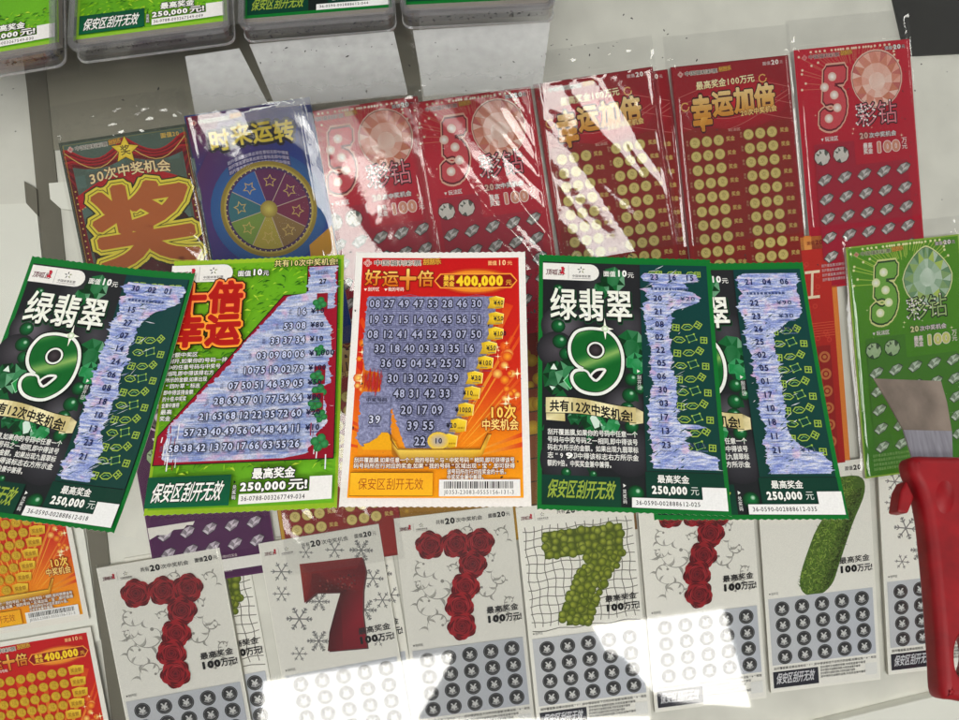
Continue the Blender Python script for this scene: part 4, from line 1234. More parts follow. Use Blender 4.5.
def coin_ticket(T, coins=True):
    P = Part(T, 'artwork'); P.poly([(1, 1), (101, 1), (101, 201), (1, 201)], [(156, 14, 28), (146, 12, 26), (146, 26, 22), (150, 28, 22)])
    P.disc(52, 34, 46, (154, 14, 28), (206, 18, 38), 36, ry=24)
    for k in range(5):
        P.line([(4 + t * 6, 26 + k * 5 + 16 * math.sin(t / 16 * math.pi + k * .2) * (1 if k % 2 else -.6)) for t in range(17)], .4, (196, 110, 100))
    P.poly([(4 + 94 * t / 12, 55 - 2.6 * math.sin(t * .7)) for t in range(13)] + [(98, 198), (4, 198)], (140, 28, 20))
    P.done()
    welfare_logo(T, 5.6, 4.6, 46, 4.4)
    P = Part(T, 'price_mark'); P.text('面值', 79, 3.6, 7, 3, (220, 200, 196), .01); P.text('20', 86.4, 2.2, 7, 5, (240, 232, 226), .04); P.text('元', 94, 3.6, 3, 3, (220, 200, 196), .0); P.done()
    P = Part(T, 'title')
    g = lambda v: lerp((255, 240, 190), (214, 140, 40), max(0, min(1, (v[1] - 15) / 30)))
    P.text('最高奖金100万元', 20, 14.6, 51, 6.8, (240, 220, 160), .02, outline=(80, 10, 14), ow=.04, rise=2, grad=g)
    for k, ch in enumerate('幸运加倍'): P.text(ch, 14 + k * 18.4, 25 - k * .8 + (2 if k == 0 else 0), 18, 21 + (8 if k == 0 else 0), (220, 160, 60), .045, outline=(70, 8, 12), ow=.05, grad=g)
    P.poly([(22, 44), (28, 44), (22.5, 55), (20, 50)], [(236, 180, 80), (226, 160, 60), (200, 130, 30), (220, 150, 50)])
    P.line([(9 + 3.4 * math.cos(t * .7), 34 + 3.4 * math.sin(t * .7)) for t in range(9)], 1, (222, 170, 90)); P.line([(78 + 3.2 * math.cos(t * .7), 17 + 3.2 * math.sin(t * .7)) for t in range(9)], 1, (222, 170, 90))
    P.text('20次中奖机会', 56, 41.6, 32, 5.4, (240, 200, 120), .03, outline=(110, 14, 16), ow=.06, rise=1.6); P.done()
    P = Part(T, 'play_area'); P.text('玩法区', 44, 55.6, 11, 2.6, (220, 180, 160), .0)
    for j in range(10):
        for s_ in (0, 1):
            x = 43.5 + s_ * 47.4; y = 64.6 - s_ * 2.4 + j * 11.6
            P.text('奖金', x - 2, y - 2.2 - .4, 7.6, 4, (206, 176, 96), .02)
            for k, ch in enumerate('游戏' ): P.text(ch, 6.6 + s_ * 47, y - 2.6 + k * 2.6, 2.2, 2.2, (190, 150, 110), .0)
    P.done()
    P = Part(T, 'coin'); P.disc(0, 0, 4.75, (130, 104, 44), (160, 134, 60), 18); P.disc(0, 0, 4.3, (206, 184, 104), (226, 208, 132), 18); P.text('幸', -2.3, -2.5, 4.6, 5, (150, 128, 60), .0)
    o = P.done(); repeat(o, [(14.2 + i * 10.3 + s_ * 46.8, 64.6 - s_ * 2.2 + j * 11.6 - i * .1) for j in range(10) for s_ in (0, 1) for i in range(3)])


T = shelf_ticket(.062, .4105, .165, 'edge of a dark red coin ticket showing between two coin tickets', GR1, lower=4)
card(T, (130, 14, 26), (200, 190, 186)); coin_ticket(T)
T = shelf_ticket(.048, .41, .174, 'dark red gold-coin ticket with white glare over its title, fifth in the upper row', GR1)
card(T, (130, 14, 26), (210, 190, 186)); coin_ticket(T); sleeve(T, seed=21, amp=.55, y0=-26, quad=(62, .085, True))
T = shelf_ticket(.164, .426, .132, 'dark red gold-coin ticket with clear title, beside the rightmost red gem ticket', GR1)
card(T, (130, 14, 26), (210, 190, 186)); coin_ticket(T); sleeve(T, seed=24, amp=.5, y0=-26)


# ---- middle row, mostly hidden by the scratched tickets on the glass
GR2 = 'tickets in the middle row under the glass'
def place_mid(px, py, label, a=.14, wd=102.0, lower=0.0, thick=TH):
    u, v, _ = on_shelf(px, py)
    e_x, e_y = math.cos(a), math.sin(a)
    p = SO + SU * u + SV * v
    # (px, py) is where the lower left corner shows
    p = p + (SV * math.cos(a) - SU * math.sin(a)) * .203
    return Ticket('lottery_ticket', shelf_mat(p.x, p.y, a, (-thick - lower) * .001), label, 'lottery ticket', GR2, wd=wd, ht=203.0, thick=thick)


T = place_mid(157, 590, 'purple gem ticket, its lower end showing below the bright green ticket', .15, lower=1)
card(T, (84, 30, 80), (200, 196, 190)); gem_ticket(T, 'purple')
P = Part(T, 'torn_band'); P.poly([(1, 150), (40, 150), (38, 153), (33, 152.4), (30, 155), (22, 154.6), (16, 158), (8, 157), (1, 160)], (226, 222, 214)); P.rect(2, 186, 100, 196, (224, 222, 216)); P.done()
T = place_mid(286, 572, 'dark red ticket with gold left border, lower end showing above the snowflake seven', .14, lower=1)
card(T, (128, 24, 20), (200, 196, 190)); coin_ticket(T)
P = Part(T, 'gold_border'); P.rect(.6, 1, 3.4, 202, (196, 150, 40)); P.done()
sleeve(T, seed=31, amp=.6, y0=-2, y1=206)
T = place_mid(404, 556, 'olive gold ticket showing below and right of the red scratched ticket', .13, lower=1)
card(T, (150, 116, 20), (200, 196, 190))
P = Part(T, 'artwork')
P.poly([(2, 2), (100, 2), (100, 201), (2, 201)], [(120, 40, 30), (110, 40, 30), (170, 130, 20), (150, 110, 20)])
qq = random.Random(3)
for k in range(60):
    x, y = qq.uniform(6, 96), qq.uniform(10, 195); P.disc(x, y, qq.uniform(2, 5), (140, 96, 24), (190, 150, 50), 14)
P.done()
T = place_mid(522, 545, 'brown and gold ticket mostly hidden under the middle green 9 ticket', .125, lower=1)
card(T, (110, 76, 36), (200, 196, 190))
P = Part(T, 'artwork'); P.poly([(1.4, 1.4), (100.6, 1.4), (100.6, 201), (1.4, 201)], [(132, 28, 22), (132, 28, 22), (130, 100, 40), (120, 90, 40)])
for k in range(40): P.disc(qq.uniform(5, 97), qq.uniform(40, 120), qq.uniform(3, 7), (160, 120, 20), (206, 170, 40), 16)
for k in range(6): P.line([(2, 70 + k * 20), (100, 66 + k * 20)], 1.2, (70, 54, 30))
P.done()
T = place_mid(738, 478, 'red ticket with orange band, right side showing past the right-end scratched ticket', .12, lower=0)
card(T, (226, 130, 50), (220, 180, 120))
P = Part(T, 'artwork'); P.rect(1, 1, 101, 12, (226, 140, 60), (236, 160, 80)); P.poly([(1, 12), (97.5, 12), (97.5, 201), (1, 201)], [(190, 34, 24), (196, 40, 28), (166, 24, 18), (160, 22, 18)])
for k in range(80): P.poly([(x_, y_) for x_, y_ in [(qq.uniform(3, 92), qq.uniform(15, 80))] for _ in (0,)] * 1 + [(qq.uniform(3, 92), qq.uniform(15, 80))] * 0 or [(0, 0)], (190, 30, 30)) if False else None
for k in range(70):
    x, y = qq.uniform(6, 94), qq.uniform(18, 196); P.ring(x, y, 1.4, 2.2, (206, 60, 40), 10)
for k in range(6): P.line([(40, 76 + k * 2.3), (97, 76 + k * 2.3)], .5, (220, 90, 50))
P.poly([(50, 96), (92, 96), (92, 198), (50, 198)], (150, 24, 20))
for j in range(6):
    for i in range(3): P.ring(60 + i * 13, 106 + j * 15, 3, 5, (196, 110, 60), 16); P.disc(60 + i * 13, 106 + j * 15, 1.8, (190, 120, 60), n=10)
P.done()
P = Part(T, 'price_mark'); P.text('面值', 78, 5, 7, 3.2, (150, 60, 30), .02); P.text('20', 85.4, 4, 7, 4.8, (140, 40, 24), .04); P.text('元', 92.8, 5, 3.4, 3.2, (150, 60, 30), .0); P.done()
P = Part(T, 'title'); P.text('中国红', 10, 28, 78, 30, (244, 220, 190), .0, shear=.1); P.done()


# ---- lower row: the white seven tickets
def flourish(P, x, y, s, a, flip=1, col=(150, 148, 140)):
    pts = []
    for k in range(26):
        t = k / 25 * 4.6; r = s * (1 - k / 30)
        pts.append((x + r * math.cos(a + flip * t), y + r * math.sin(a + flip * t)))
    P.line(pts, 1.1, col, taper=True)
    P.disc(pts[-1][0], pts[-1][1], s * .09, col, n=10)
    for k in (1, 5, 9, 13, 17):
        p = pts[k]; tang = math.atan2(pts[k + 1][1] - p[1], pts[k + 1][0] - p[0])
        sd = 1 if k % 8 == 1 else -1
        l = s * (.62 - .018 * k); A, B = [], []
        for t in range(7):
            g_ = t / 6; an = tang - sd * flip * (.35 + 1.1 * g_); cx_, cy_ = p[0] + l * g_ * math.cos(an), p[1] + l * g_ * math.sin(an)
            w_ = s * .10 * math.sin(math.pi * min(1, g_ * 1.05 + .08)) ** .8
            A.append((cx_ - math.sin(an) * w_, cy_ + math.cos(an) * w_)); B.append((cx_ + math.sin(an) * w_ * .5, cy_ - math.cos(an) * w_ * .5))
        P.poly(A + B[::-1], lerp(col, (204, 202, 192), .25 + .3 * (k % 3) / 2)); P.line(A, .45, lerp(col, (90, 90, 86), .5), taper=True)


def snowflake(P, x, y, r, col=(124, 124, 122), kind=0):
    z = P.T.lift()
    for k in range(6):
        a = k * math.pi / 3 + .2
        P.line([(x, y), (x + r * math.cos(a), y + r * math.sin(a))], r * .10, col, z=z)
        for f, l in ((.55, .28), (.8, .2)) if kind else ((.62, .26),):
            for s_ in (1, -1):
                px, py = x + r * f * math.cos(a), y + r * f * math.sin(a)
                P.line([(px, py), (px + r * l * math.cos(a + s_ * .8), py + r * l * math.sin(a + s_ * .8))], r * .09, col, z=z + .002 * (k + 1))
    if kind == 2:
        for k in range(6):
            a = k * math.pi / 3 + .2; P.ring(x + r * .45 * math.cos(a), y + r * .45 * math.sin(a), r * .12, r * .18, col, 10)


def rose(T, seed):
    P = Part(T, 'rose'); q = random.Random(seed)
    R = 11.6
    def lob(r, n, amp, ph): return [(r * (1 + amp * math.cos(n * t + ph)) * math.cos(t), r * (1 + amp * math.cos(n * t + ph)) * math.sin(t)) for t in [2 * math.pi * k / 40 for k in range(40)]]
    def fan(pts, c_out, c_in):
        z = P.T.lift(); i = len(P.V)
        P.V += [(p[0], p[1], z) for p in pts] + [(0, 0, z)]; P.C += [lin(c_out)] * len(pts) + [lin(c_in)]
        P.F += [(i + k, i + (k + 1) % len(pts), i + len(pts)) for k in range(len(pts))]
    for k, (r, n) in enumerate(((1.0, 5), (.86, 5), (.7, 4), (.54, 4), (.38, 3), (.22, 3))):
        fan(lob(R * r + .5, n, .09, q.uniform(0, 6)), (92, 10, 18), (70, 6, 12))
        fan(lob(R * r - .1, n, .09, q.uniform(0, 6)), (158 - k * 6, 26, 34), (118 - k * 10, 12, 22))
    for k in range(7):
        a = q.uniform(0, 6.28); r = R * q.uniform(.25, .8)
        P.line([(r * math.cos(a + t * .16), r * math.sin(a + t * .16)) for t in range(8)], .7, q.choice([(84, 8, 16), (186, 52, 58), (84, 8, 16)]), taper=True)
    return P.done()


def seven_ticket(T, kind, peek=False):
    """white ticket with a picture numeral and a grid of dark coin marks"""
    P = Part(T, 'artwork')
    P.rect(1, 1, 101, 201, (238, 236, 226), (236, 234, 226))
    q = random.Random(13)
    if kind == 'rose':
        for x, y, s_, a, f in ((20, 44, 12, .5, 1), (34, 62, 18, 3.4, -1), (20, 76, 13, 1.2, 1), (78, 46, 12, 2.0, 1), (86, 62, 10, 4, -1), (70, 70, 13, 5.4, 1), (30, 96, 13, 2.6, 1), (82, 100, 12, .4, -1), (62, 20, 8, 3, 1), (88, 24, 9, 1, -1), (16, 58, 8, 0, 1), (44, 50, 8, 1, -1), (92, 84, 7, 2, 1), (74, 34, 7, 4, 1)): flourish(P, x, y, s_, a, f)
    elif kind == 'snow':
        for x, y, r, k in ((15, 27, 9, 0), (12, 46, 7.5, 0), (23, 70, 11, 1), (62, 16, 8, 0), (84, 20, 10, 2), (90, 46, 9, 1), (42, 58, 9, 2), (79, 72, 10, 2), (36, 92, 10, 2), (18, 100, 7, 0), (42, 30, 7, 1), (95, 66, 8, 0), (86, 100, 6, 0), (38, 14, 6, 0)): snowflake(P, x, y, r, kind=k)
    elif kind == 'grape':
        for k in range(13):
            P.line([(4 + t * 6, 22 + k * 7.4 + .9 * math.sin(t * 1.3 + k)) for t in range(17)], .8, (120, 118, 108))
            P.line([(6 + k * 7.4 + .9 * math.sin(t * 1.3 + k), 18 + t * 5.6) for t in range(17)], .8, (120, 118, 108))
    P.done()
    sports_logo(T, 2, 5, 30, 9, plain=True)
    P = Part(T, 'price_mark'); P.text('共有', 35, 5.6, 7.4, 4, (46, 44, 44), .01); P.text('20', 42.6, 4.2, 9, 6.6, (30, 28, 28), .05); P.text('次中奖机会', 52, 5.8, 23, 4, (46, 44, 44), .01)
    P.text('面值', 80, 5.4, 7.4, 3.8, (46, 44, 44), .02); P.text('20', 87.6, 4.2, 7.4, 5.6, (30, 28, 28), .05); P.text('元', 95.4, 5.6, 3.8, 3.6, (46, 44, 44), .0); P.done()
    if kind == 'rose':
        o = rose(T, 3)
        repeat(o, [(28, 26.5), (50.1, 28.1), (70.7, 29.3), (62.4, 47.3), (54.4, 66), (47.5, 82.4), (47.7, 100.4)])
        for k, c in enumerate([c for c in T.root.children if c.name.startswith('rose')]): c.rotation_euler.z = k * 1.1; c.location.z += k * .00006
        P = None
    elif kind == 'snow':
        P = Part(T, 'numeral')
        s7 = [(31, 23), (84, 26), (85, 39), (80, 55), (76.5, 75), (75.5, 105), (42, 102), (46, 86), (53, 70), (61, 53), (41, 50), (29.5, 57)]
        P.poly([(p[0] + 1.2, p[1] + 1.2) for p in s7], (90, 60, 60))
        P.poly(s7, [(112, 22, 24), (110, 18, 22), (96, 12, 18), (120, 18, 24), (140, 20, 36), (128, 14, 32), (104, 10, 20), (90, 10, 16), (100, 30, 26), (70, 20, 18), (90, 16, 18), (120, 24, 22)])
        P.poly([(31, 23), (40, 33), (37, 47), (29.5, 57)], [(150, 50, 36), (120, 26, 24), (100, 16, 18), (130, 30, 26)]); P.poly([(31, 23), (84, 26), (78, 35), (40, 33)], [(138, 34, 28), (128, 26, 26), (112, 16, 22), (122, 24, 24)])
        P.poly([(53, 70), (60, 60), (55, 104), (42, 102), (46, 86)], [(60, 12, 16), (80, 14, 20), (110, 14, 26), (84, 10, 16), (56, 10, 14)])
        for k in range(46): P.poly([(x_, y_), (x_ + 1.6, y_ + .3), (x_ + .8, y_ + 1.8)], q.choice([(150, 70, 60), (60, 20, 18), (90, 60, 56)])) if (x_ := q.uniform(44, 74)) and (y_ := q.uniform(38, 52)) else None
        P.done(); P = None
    elif kind == 'grape':
        P = Part(T, 'numeral')
        sp = [(24 + 64 * i / 9 + q.uniform(-1, 1), 27 + j * 6 + q.uniform(-1, 1)) for j in range(4) for i in range(10)]
        for k in range(14):
            f = k / 13; cx_, cy_ = 78 - 34 * f - 6 * math.sin(f * 3), 48 + 58 * f
            sp += [(cx_ + d * 5.6 + q.uniform(-1, 1), cy_ + d * 1.4 + q.uniform(-1, 1)) for d in (-2, -1, 0, 1, 2)]
        sp += [(x + q.uniform(-3, 3), y + q.uniform(-3, 3)) for x, y in sp[::2]]
        P.poly([(21, 24), (91, 24), (90, 50), (62, 78), (54, 110), (34, 109), (44, 74), (66, 48), (21, 48)], (78, 92, 18))
        for x, y in sp:
            P.disc(x, y, q.uniform(3.0, 4.2), (70, 84, 14), q.choice([(160, 172, 48), (136, 152, 34), (170, 182, 64)]), 12, hx=-.2, hy=-.2)
        P.done(); P = None
    elif kind == 'grass':
        P = Part(T, 'numeral')
        P.poly(smooth([(22, 16), (60, 15), (92, 15), (97, 30), (84, 58), (70, 92), (62, 110), (48, 119), (35, 114), (34, 98), (48, 64), (60, 40), (24, 39), (19, 28)], 4), (76, 104, 36))
        for k in range(3400):
            f = q.random(); e = q.uniform(-1, 1)
            if f < .33: x, y = 23 + q.random() * 66, 27 + e * 12
            else:
                t = (f - .33) / .67; x, y = 81 - 35 * t + e * 14.5, 26 + 82 * t + (1 - e * e) * 7 * t
            a = q.uniform(0, 6.28); l = q.uniform(2, 5.2)
            if abs(x - 51) < 47:
                sh = 1 - .45 * max(0, e) - .25 * (q.random() > .6)
                c = q.choice([(84, 118, 30), (112, 146, 48), (146, 172, 72), (70, 100, 26), (126, 158, 56)])
                P.poly([(x, y), (x + .8 * math.sin(a), y + .9), (x + l * math.cos(a), y + l * math.sin(a))], tuple(v * sh for v in c), P.T.z + .002 + .0012 * (k % 60))
        P.T.z += .08
        P.done(); P = None
    P = Part(T, 'prize_text'); P.text('最高奖金', 70, 87, 28, 6, (40, 38, 38), .02, rise=.6); P.text('100', 69, 94, 17, 7.6, (24, 22, 22), .07); P.text('万元!', 86, 94.6, 14, 7, (34, 32, 32), .03); P.done()
    P = Part(T, 'play_note'); P.poly([(4, 112), (5.6, 112), (4.8, 113.6)], (50, 50, 50)); P.text('刮开区', 6, 111.4, 7, 2.4, (60, 60, 60), 0); P.done()
    P = Part(T, 'coin_panel'); P.poly([(3, 117), (99, 117), (99, 178), (3, 178)], [(196, 198, 202), (190, 194, 202), (186, 190, 200), (192, 194, 198)])
    pan = P.done()
    P = Part(T, 'coin', parent=pan); P.disc(0, 0, 6.7, (26, 26, 28), (84, 84, 84), 20, hx=.2, hy=.3); P.ring(0, 0, 5.6, 5.9, (130, 130, 130), 20)
    P.text('¥', -2.9, -3.4, 5.8, 7, (206, 206, 204), .03)
    P.poly([(-4, 2.6), (0, 4.2), (4, 2.6), (3, 1.6), (0, 3), (-3, 1.6)], (150, 150, 150))
    repeat(P.done(), [(15 + i * 18.4, 127 + j * 14.7 - i * .25) for j in range(4) for i in range(5)])
    P = Part(T, 'fine_print'); P.text('刮开覆盖膜,如果出现标志“7”,即中得该标志下方所示的金额,如果出现“¥”标志', 4, 180, 95, 2.5, (60, 60, 60), .01)
    for k in range(4): P.text('即中得所示金额的倍数,中奖奖金兼中兼得', 46.6, 183.6 + k * 2.9, 42 - 5 * (k % 3), 2.3, (80, 80, 80), .01)
    P.rect(88, 186, 99, 197, (226, 226, 222)); P.done()
    P = Part(T, 'warning_panel'); P.rect(3, 184, 44.6, 199, (44, 44, 52)); P.text('保安区刮开无效', 6, 186, 35, 10, (206, 206, 210), .02, shear=.2); P.done()


def small_sleeve(T, seed, amp=.35):
    sleeve(T, seed=seed, amp=amp, x0=-1.5, x1=103.5, y0=-3, y1=204, lift=.05)


T = shelf_ticket(-.302, .043, .163, 'grid-printed ticket edge showing behind the leftmost rose seven', GR3, lower=5)
card(T, (226, 224, 214), (176, 172, 160)); seven_ticket(T, 'grape')
T = shelf_ticket(-.322, .037, .163, 'white ticket with a seven made of red roses, leftmost in the lower row', GR3, thick=5)
card(T, (240, 238, 228), (190, 186, 172)); seven_ticket(T, 'rose'); small_sleeve(T, 41)
T = shelf_ticket(-.182, .0575, .16, 'snowflake ticket edge showing behind the red faceted seven', GR3, lower=4)
card(T, (226, 224, 214), (176, 172, 160)); seven_ticket(T, 'snow')
T = shelf_ticket(-.189, .055, .16, 'white snowflake ticket with a dark red faceted seven, its coins under white glare', GR3, thick=4)
card(T, (240, 238, 228), (190, 186, 172)); seven_ticket(T, 'snow'); small_sleeve(T, 43)
T = shelf_ticket(-.075, .074, .114, 'white ticket with a seven made of red roses, below the red scratched ticket', GR3)
card(T, (240, 238, 228), (190, 186, 172)); seven_ticket(T, 'rose'); small_sleeve(T, 45)


def place_seven(px, py, a, label, kind, lower=0.0):
    u, v, _ = on_shelf(px, py); p = SO + SU * u + SV * v
    T = shelf_ticket(p.x, p.y, a, label, GR3, lower=lower)
    card(T, (240, 238, 228), (190, 186, 172)); seven_ticket(T, kind)
    return T


place_seven(515.5, 508, .112, 'white grid ticket with a seven made of green grapes, below the middle green 9 ticket', 'grape')
place_seven(636, 488, .108, 'white ticket with a seven made of red roses, under the large right-hand glare patch', 'rose')
place_seven(756, 470, .102, 'plain white ticket with a seven of green grass, below the right-end scratched ticket', 'grass')
place_seven(877, 453.5, .098, 'white snowflake ticket half hidden by the red scraper handle', 'snow')


# ---- the two unscratched red and gold tickets in the lower left corner
def low_left(px, py, a, label, top):
    u, v, _ = on_shelf(px, py); p = SO + SU * u + SV * v
    e = SU * math.cos(a) + SV * math.sin(a); up = SV * math.cos(a) - SU * math.sin(a)
    p = p - e * .102
    if not top: p = p + up * .1525
    T = Ticket('lottery_ticket', shelf_mat(p.x, p.y, a, -.001), label, 'lottery ticket', 'unscratched red and gold tickets at the lower left', ht=152.5, thick=1.0)
    card(T, (236, 232, 222), (220, 216, 206)); lucky_ten(T, False)


low_left(89, 619, .16, 'unscratched red and gold coin ticket, lower half showing under the tilted green ticket', False)
low_left(90.4, 627, .16, 'unscratched red and gold coin ticket in the lower left corner', True)


# ------------------------------------------------------------------ the setting: shelf, boards, rail
def shelf_poly(name, pix, z0, z1, m, kind='structure', bevel=0.0):
    pts = [on_shelf(a, b, z1)[:2] for a, b in pix]
    o = prism(name, pts, z0, z1, m, mat=SHELF_M, bevel=bevel)
    if kind: o['kind'] = kind
    return o


prism('shelf', [(-.75, -.32), (.75, -.32), (.75, .62), (-.75, .62)], -.026, -.006, M_SHELF, mat=SHELF_M)['kind'] = 'structure'
fl = prism('floor', [(-2, -1.5), (2, -1.5), (2, 2), (-2, 2)], -.75, -.7, M_GREYB); fl['kind'] = 'structure'
shelf_poly('shelf_channel', [(22, 50), (43.5, 50), (69, 300), (106, 530), (127, 730), (113, 730), (87, 536), (47, 300), (27, 90)], -.006, -.0045, M_STRIP)
shelf_poly('shelf_board', [(-60, 206), (36, 203), (46, 300), (86, 545), (100, 640), (-60, 720)], -.006, -.0035, M_BOARD)
shelf_poly('shelf_ledge', [(48.5, 183), (84, 180), (90, 212), (61, 209), (50, 199)], -.0045, -.002, M_BOARD, bevel=.0004)
shelf_poly('shelf_notch', [(24, 181), (36.5, 189), (38, 216), (26, 203)], -.0044, -.0028, M_STRIP)
shelf_poly('back_panel', [(884, -40), (1010, -40), (1010, 51), (906, 56)], -.006, -.004, M_BLACK)
shelf_poly('box_shade_sheet', [(30, 40), (190, 30), (420, 0), (418, 60), (424, 112), (190, 128), (60, 150), (46, 150)], -.006, -.005, M_OLIVE)  # dark sheet imitating the shadow of the boxes on the shelf

# ------------------------------------------------------------------ the glass top
g = prism('glass_top', [(-.6, -.22), (.62, -.22), (.62, .72), (-.6, .72)], -.0065, -.0002, M_GLASS)
tag(g, 'large clear glass counter top the scratched tickets and boxes lie on', 'glass top')


# ------------------------------------------------------------------ clear boxes of tickets at the back
def clear_box(p0, p1, label, kind, serial, depth=.175, hgt=.0125):
    """p0, p1: pixels of the lower front corners where the box meets the glass"""
    a, b = on_glass(*p0), on_glass(*p1)
    d = (b - a); wd = d.length; e = d.normalized(); n = Vector((-e.y, e.x, 0))
    M = Matrix(((e.x, n.x, 0, a.x), (e.y, n.y, 0, a.y), (0, 0, 1, .0005), (0, 0, 0, 1)))
    root = empty('ticket_box', M); tag(root, label, 'clear box', 'clear ticket boxes at the back of the glass')

    def rr(x0, y0, x1, y1, r):
        P = []
        for cx, cy, a0 in ((x1 - r, y0 + r, -90), (x1 - r, y1 - r, 0), (x0 + r, y1 - r, 90), (x0 + r, y0 + r, 180)):
            for k in range(5):
                t = math.radians(a0 + 22.5 * k); P.append((cx + r * math.cos(t), cy + r * math.sin(t)))
        return P
    o, i_ = rr(0, 0, wd, depth, .006), rr(.0024, .0024, wd - .0024, depth - .0024, .004)
    nn = len(o); V = [(p[0], p[1], z) for z, P in ((0, o), (hgt, o), (hgt, i_), (.003, i_)) for p in P]
    F = []
    for s_ in range(3):
        for k in range(nn): F.append((s_ * nn + k, s_ * nn + (k + 1) % nn, (s_ + 1) * nn + (k + 1) % nn, (s_ + 1) * nn + k))
    F.append(tuple(range(nn - 1, -1, -1))); F.append(tuple(range(3 * nn, 4 * nn)))
    link('box_wall', mesh_from('box_wall', V, F, M_ACRYL), root)
    lp = rr(-.001, -.001, wd + .001, depth + .001, .007)
    li = rr(.003, .003, wd - .003, depth - .003, .004)
    V = [(p[0], p[1], z) for z, P in ((hgt - .0016, lp), (hgt + .0012, lp), (hgt + .0012, li), (hgt - .0016, li)) for p in P]
    F = [(s_ * nn + k, s_ * nn + (k + 1) % nn, ((s_ + 1) % 4) * nn + (k + 1) % nn, ((s_ + 1) % 4) * nn + k) for s_ in range(4) for k in range(nn)]
    link('box_rim', mesh_from('box_rim', V, F, M_RIM), root)
    V = [(p[0], p[1], z) for z, P in ((.0, lp), (.0022, lp), (.0022, li), (.0, li)) for p in P]
    le = rr(-.0002, -.0002, wd + .0002, depth + .0002, .0065)
    V = [(p[0], p[1], z) for z, P in ((.0, lp), (.0014, lp), (.0014, le), (.0, le)) for p in P]
    link('box_edge_glint', mesh_from('box_edge_glint', V, F, M_EDGE), root)  # whitish ring imitating the bright glint along the bottom edge
    # the stack inside: its own thing
    tw, th = 102, 151.4
    mt = M @ Matrix.Translation((wd / 2 - .051, .0125 + .1514, .0032))
    T = Ticket('boxed_ticket_stack', mt, ('green clover' if kind == 'clover' else 'dark green 9') + ' tickets stacked in the ' + label.replace(' of the picture', ''), 'ticket stack', 'ticket stacks inside the clear boxes', thick=5.0)
    card(T, (140, 190, 50) if kind == 'clover' else (10, 112, 42), (176, 172, 164))
    if kind == 'clover': clover_ticket(T, False, serial)
    else:
        P = Part(T, 'artwork'); P.rect(2.4, 60, 99.6, 148.6, (26, 34, 30), (22, 30, 28)); P.done()
        P = Part(T, 'warning_panel'); P.rect(2.4, 132.6, 44.4, 148.4, (8, 60, 44)); P.text('保安区刮开无效', 5.6, 135.2, 36, 10, (150, 172, 62), .016, shear=.22); P.done()
        P = Part(T, 'prize_text'); P.rect(58, 100, 99.6, 148.4, (8, 56, 42)); P.text('250,000', 60.8, 136, 19, 5.4, (240, 240, 234), .05); P.text('元', 81.4, 136.4, 4.6, 4.8, (225, 228, 222)); P.done()
        P = Part(T, 'serial_strip'); P.poly([(50, 143.4), (87.2, 143.4), (87.2, 136.8), (100, 136.8), (100, 148.6), (49.8, 148.6)], (238, 238, 236)); P.text(serial, 51.8, 144.2, 34, 3, (50, 46, 48), .012); P.done()
    return root


clear_box((-88, 92), (66, 66), 'clear box at the left corner of the picture', 'clover', '36-0788-003267549-030')
clear_box((80, 64), (235, 44), 'clear box second from the left corner', 'clover', '36-0788-003267549-009')
clear_box((246, 43), (396, 31), 'clear box third from the left corner', 'jade', '36-0590-002888612-044')
clear_box((404, 29), (553, 22), 'clear box at the right end', 'jade', '36-0590-002888612-050')


def veil(pix, label):
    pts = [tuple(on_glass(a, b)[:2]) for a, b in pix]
    o = prism('reflection_veil', pts, .0001, .0016, M_MILK)  # milky sheet imitating a pale reflection on the glass
    tag(o, label, 'reflection plate', 'veils imitating pale reflections before the boxes')


veil([(186, 58), (240, 50), (268, 104), (196, 116)], 'painted reflection plate before the second box, beside the blue wheel ticket')
veil([(250, 46), (394, 33), (408, 95), (276, 108)], 'painted reflection plate before the third box, widest of the clear plates')
veil([(413, 32), (550, 24), (542, 88), (424, 97)], 'painted reflection plate before the box at the right end')


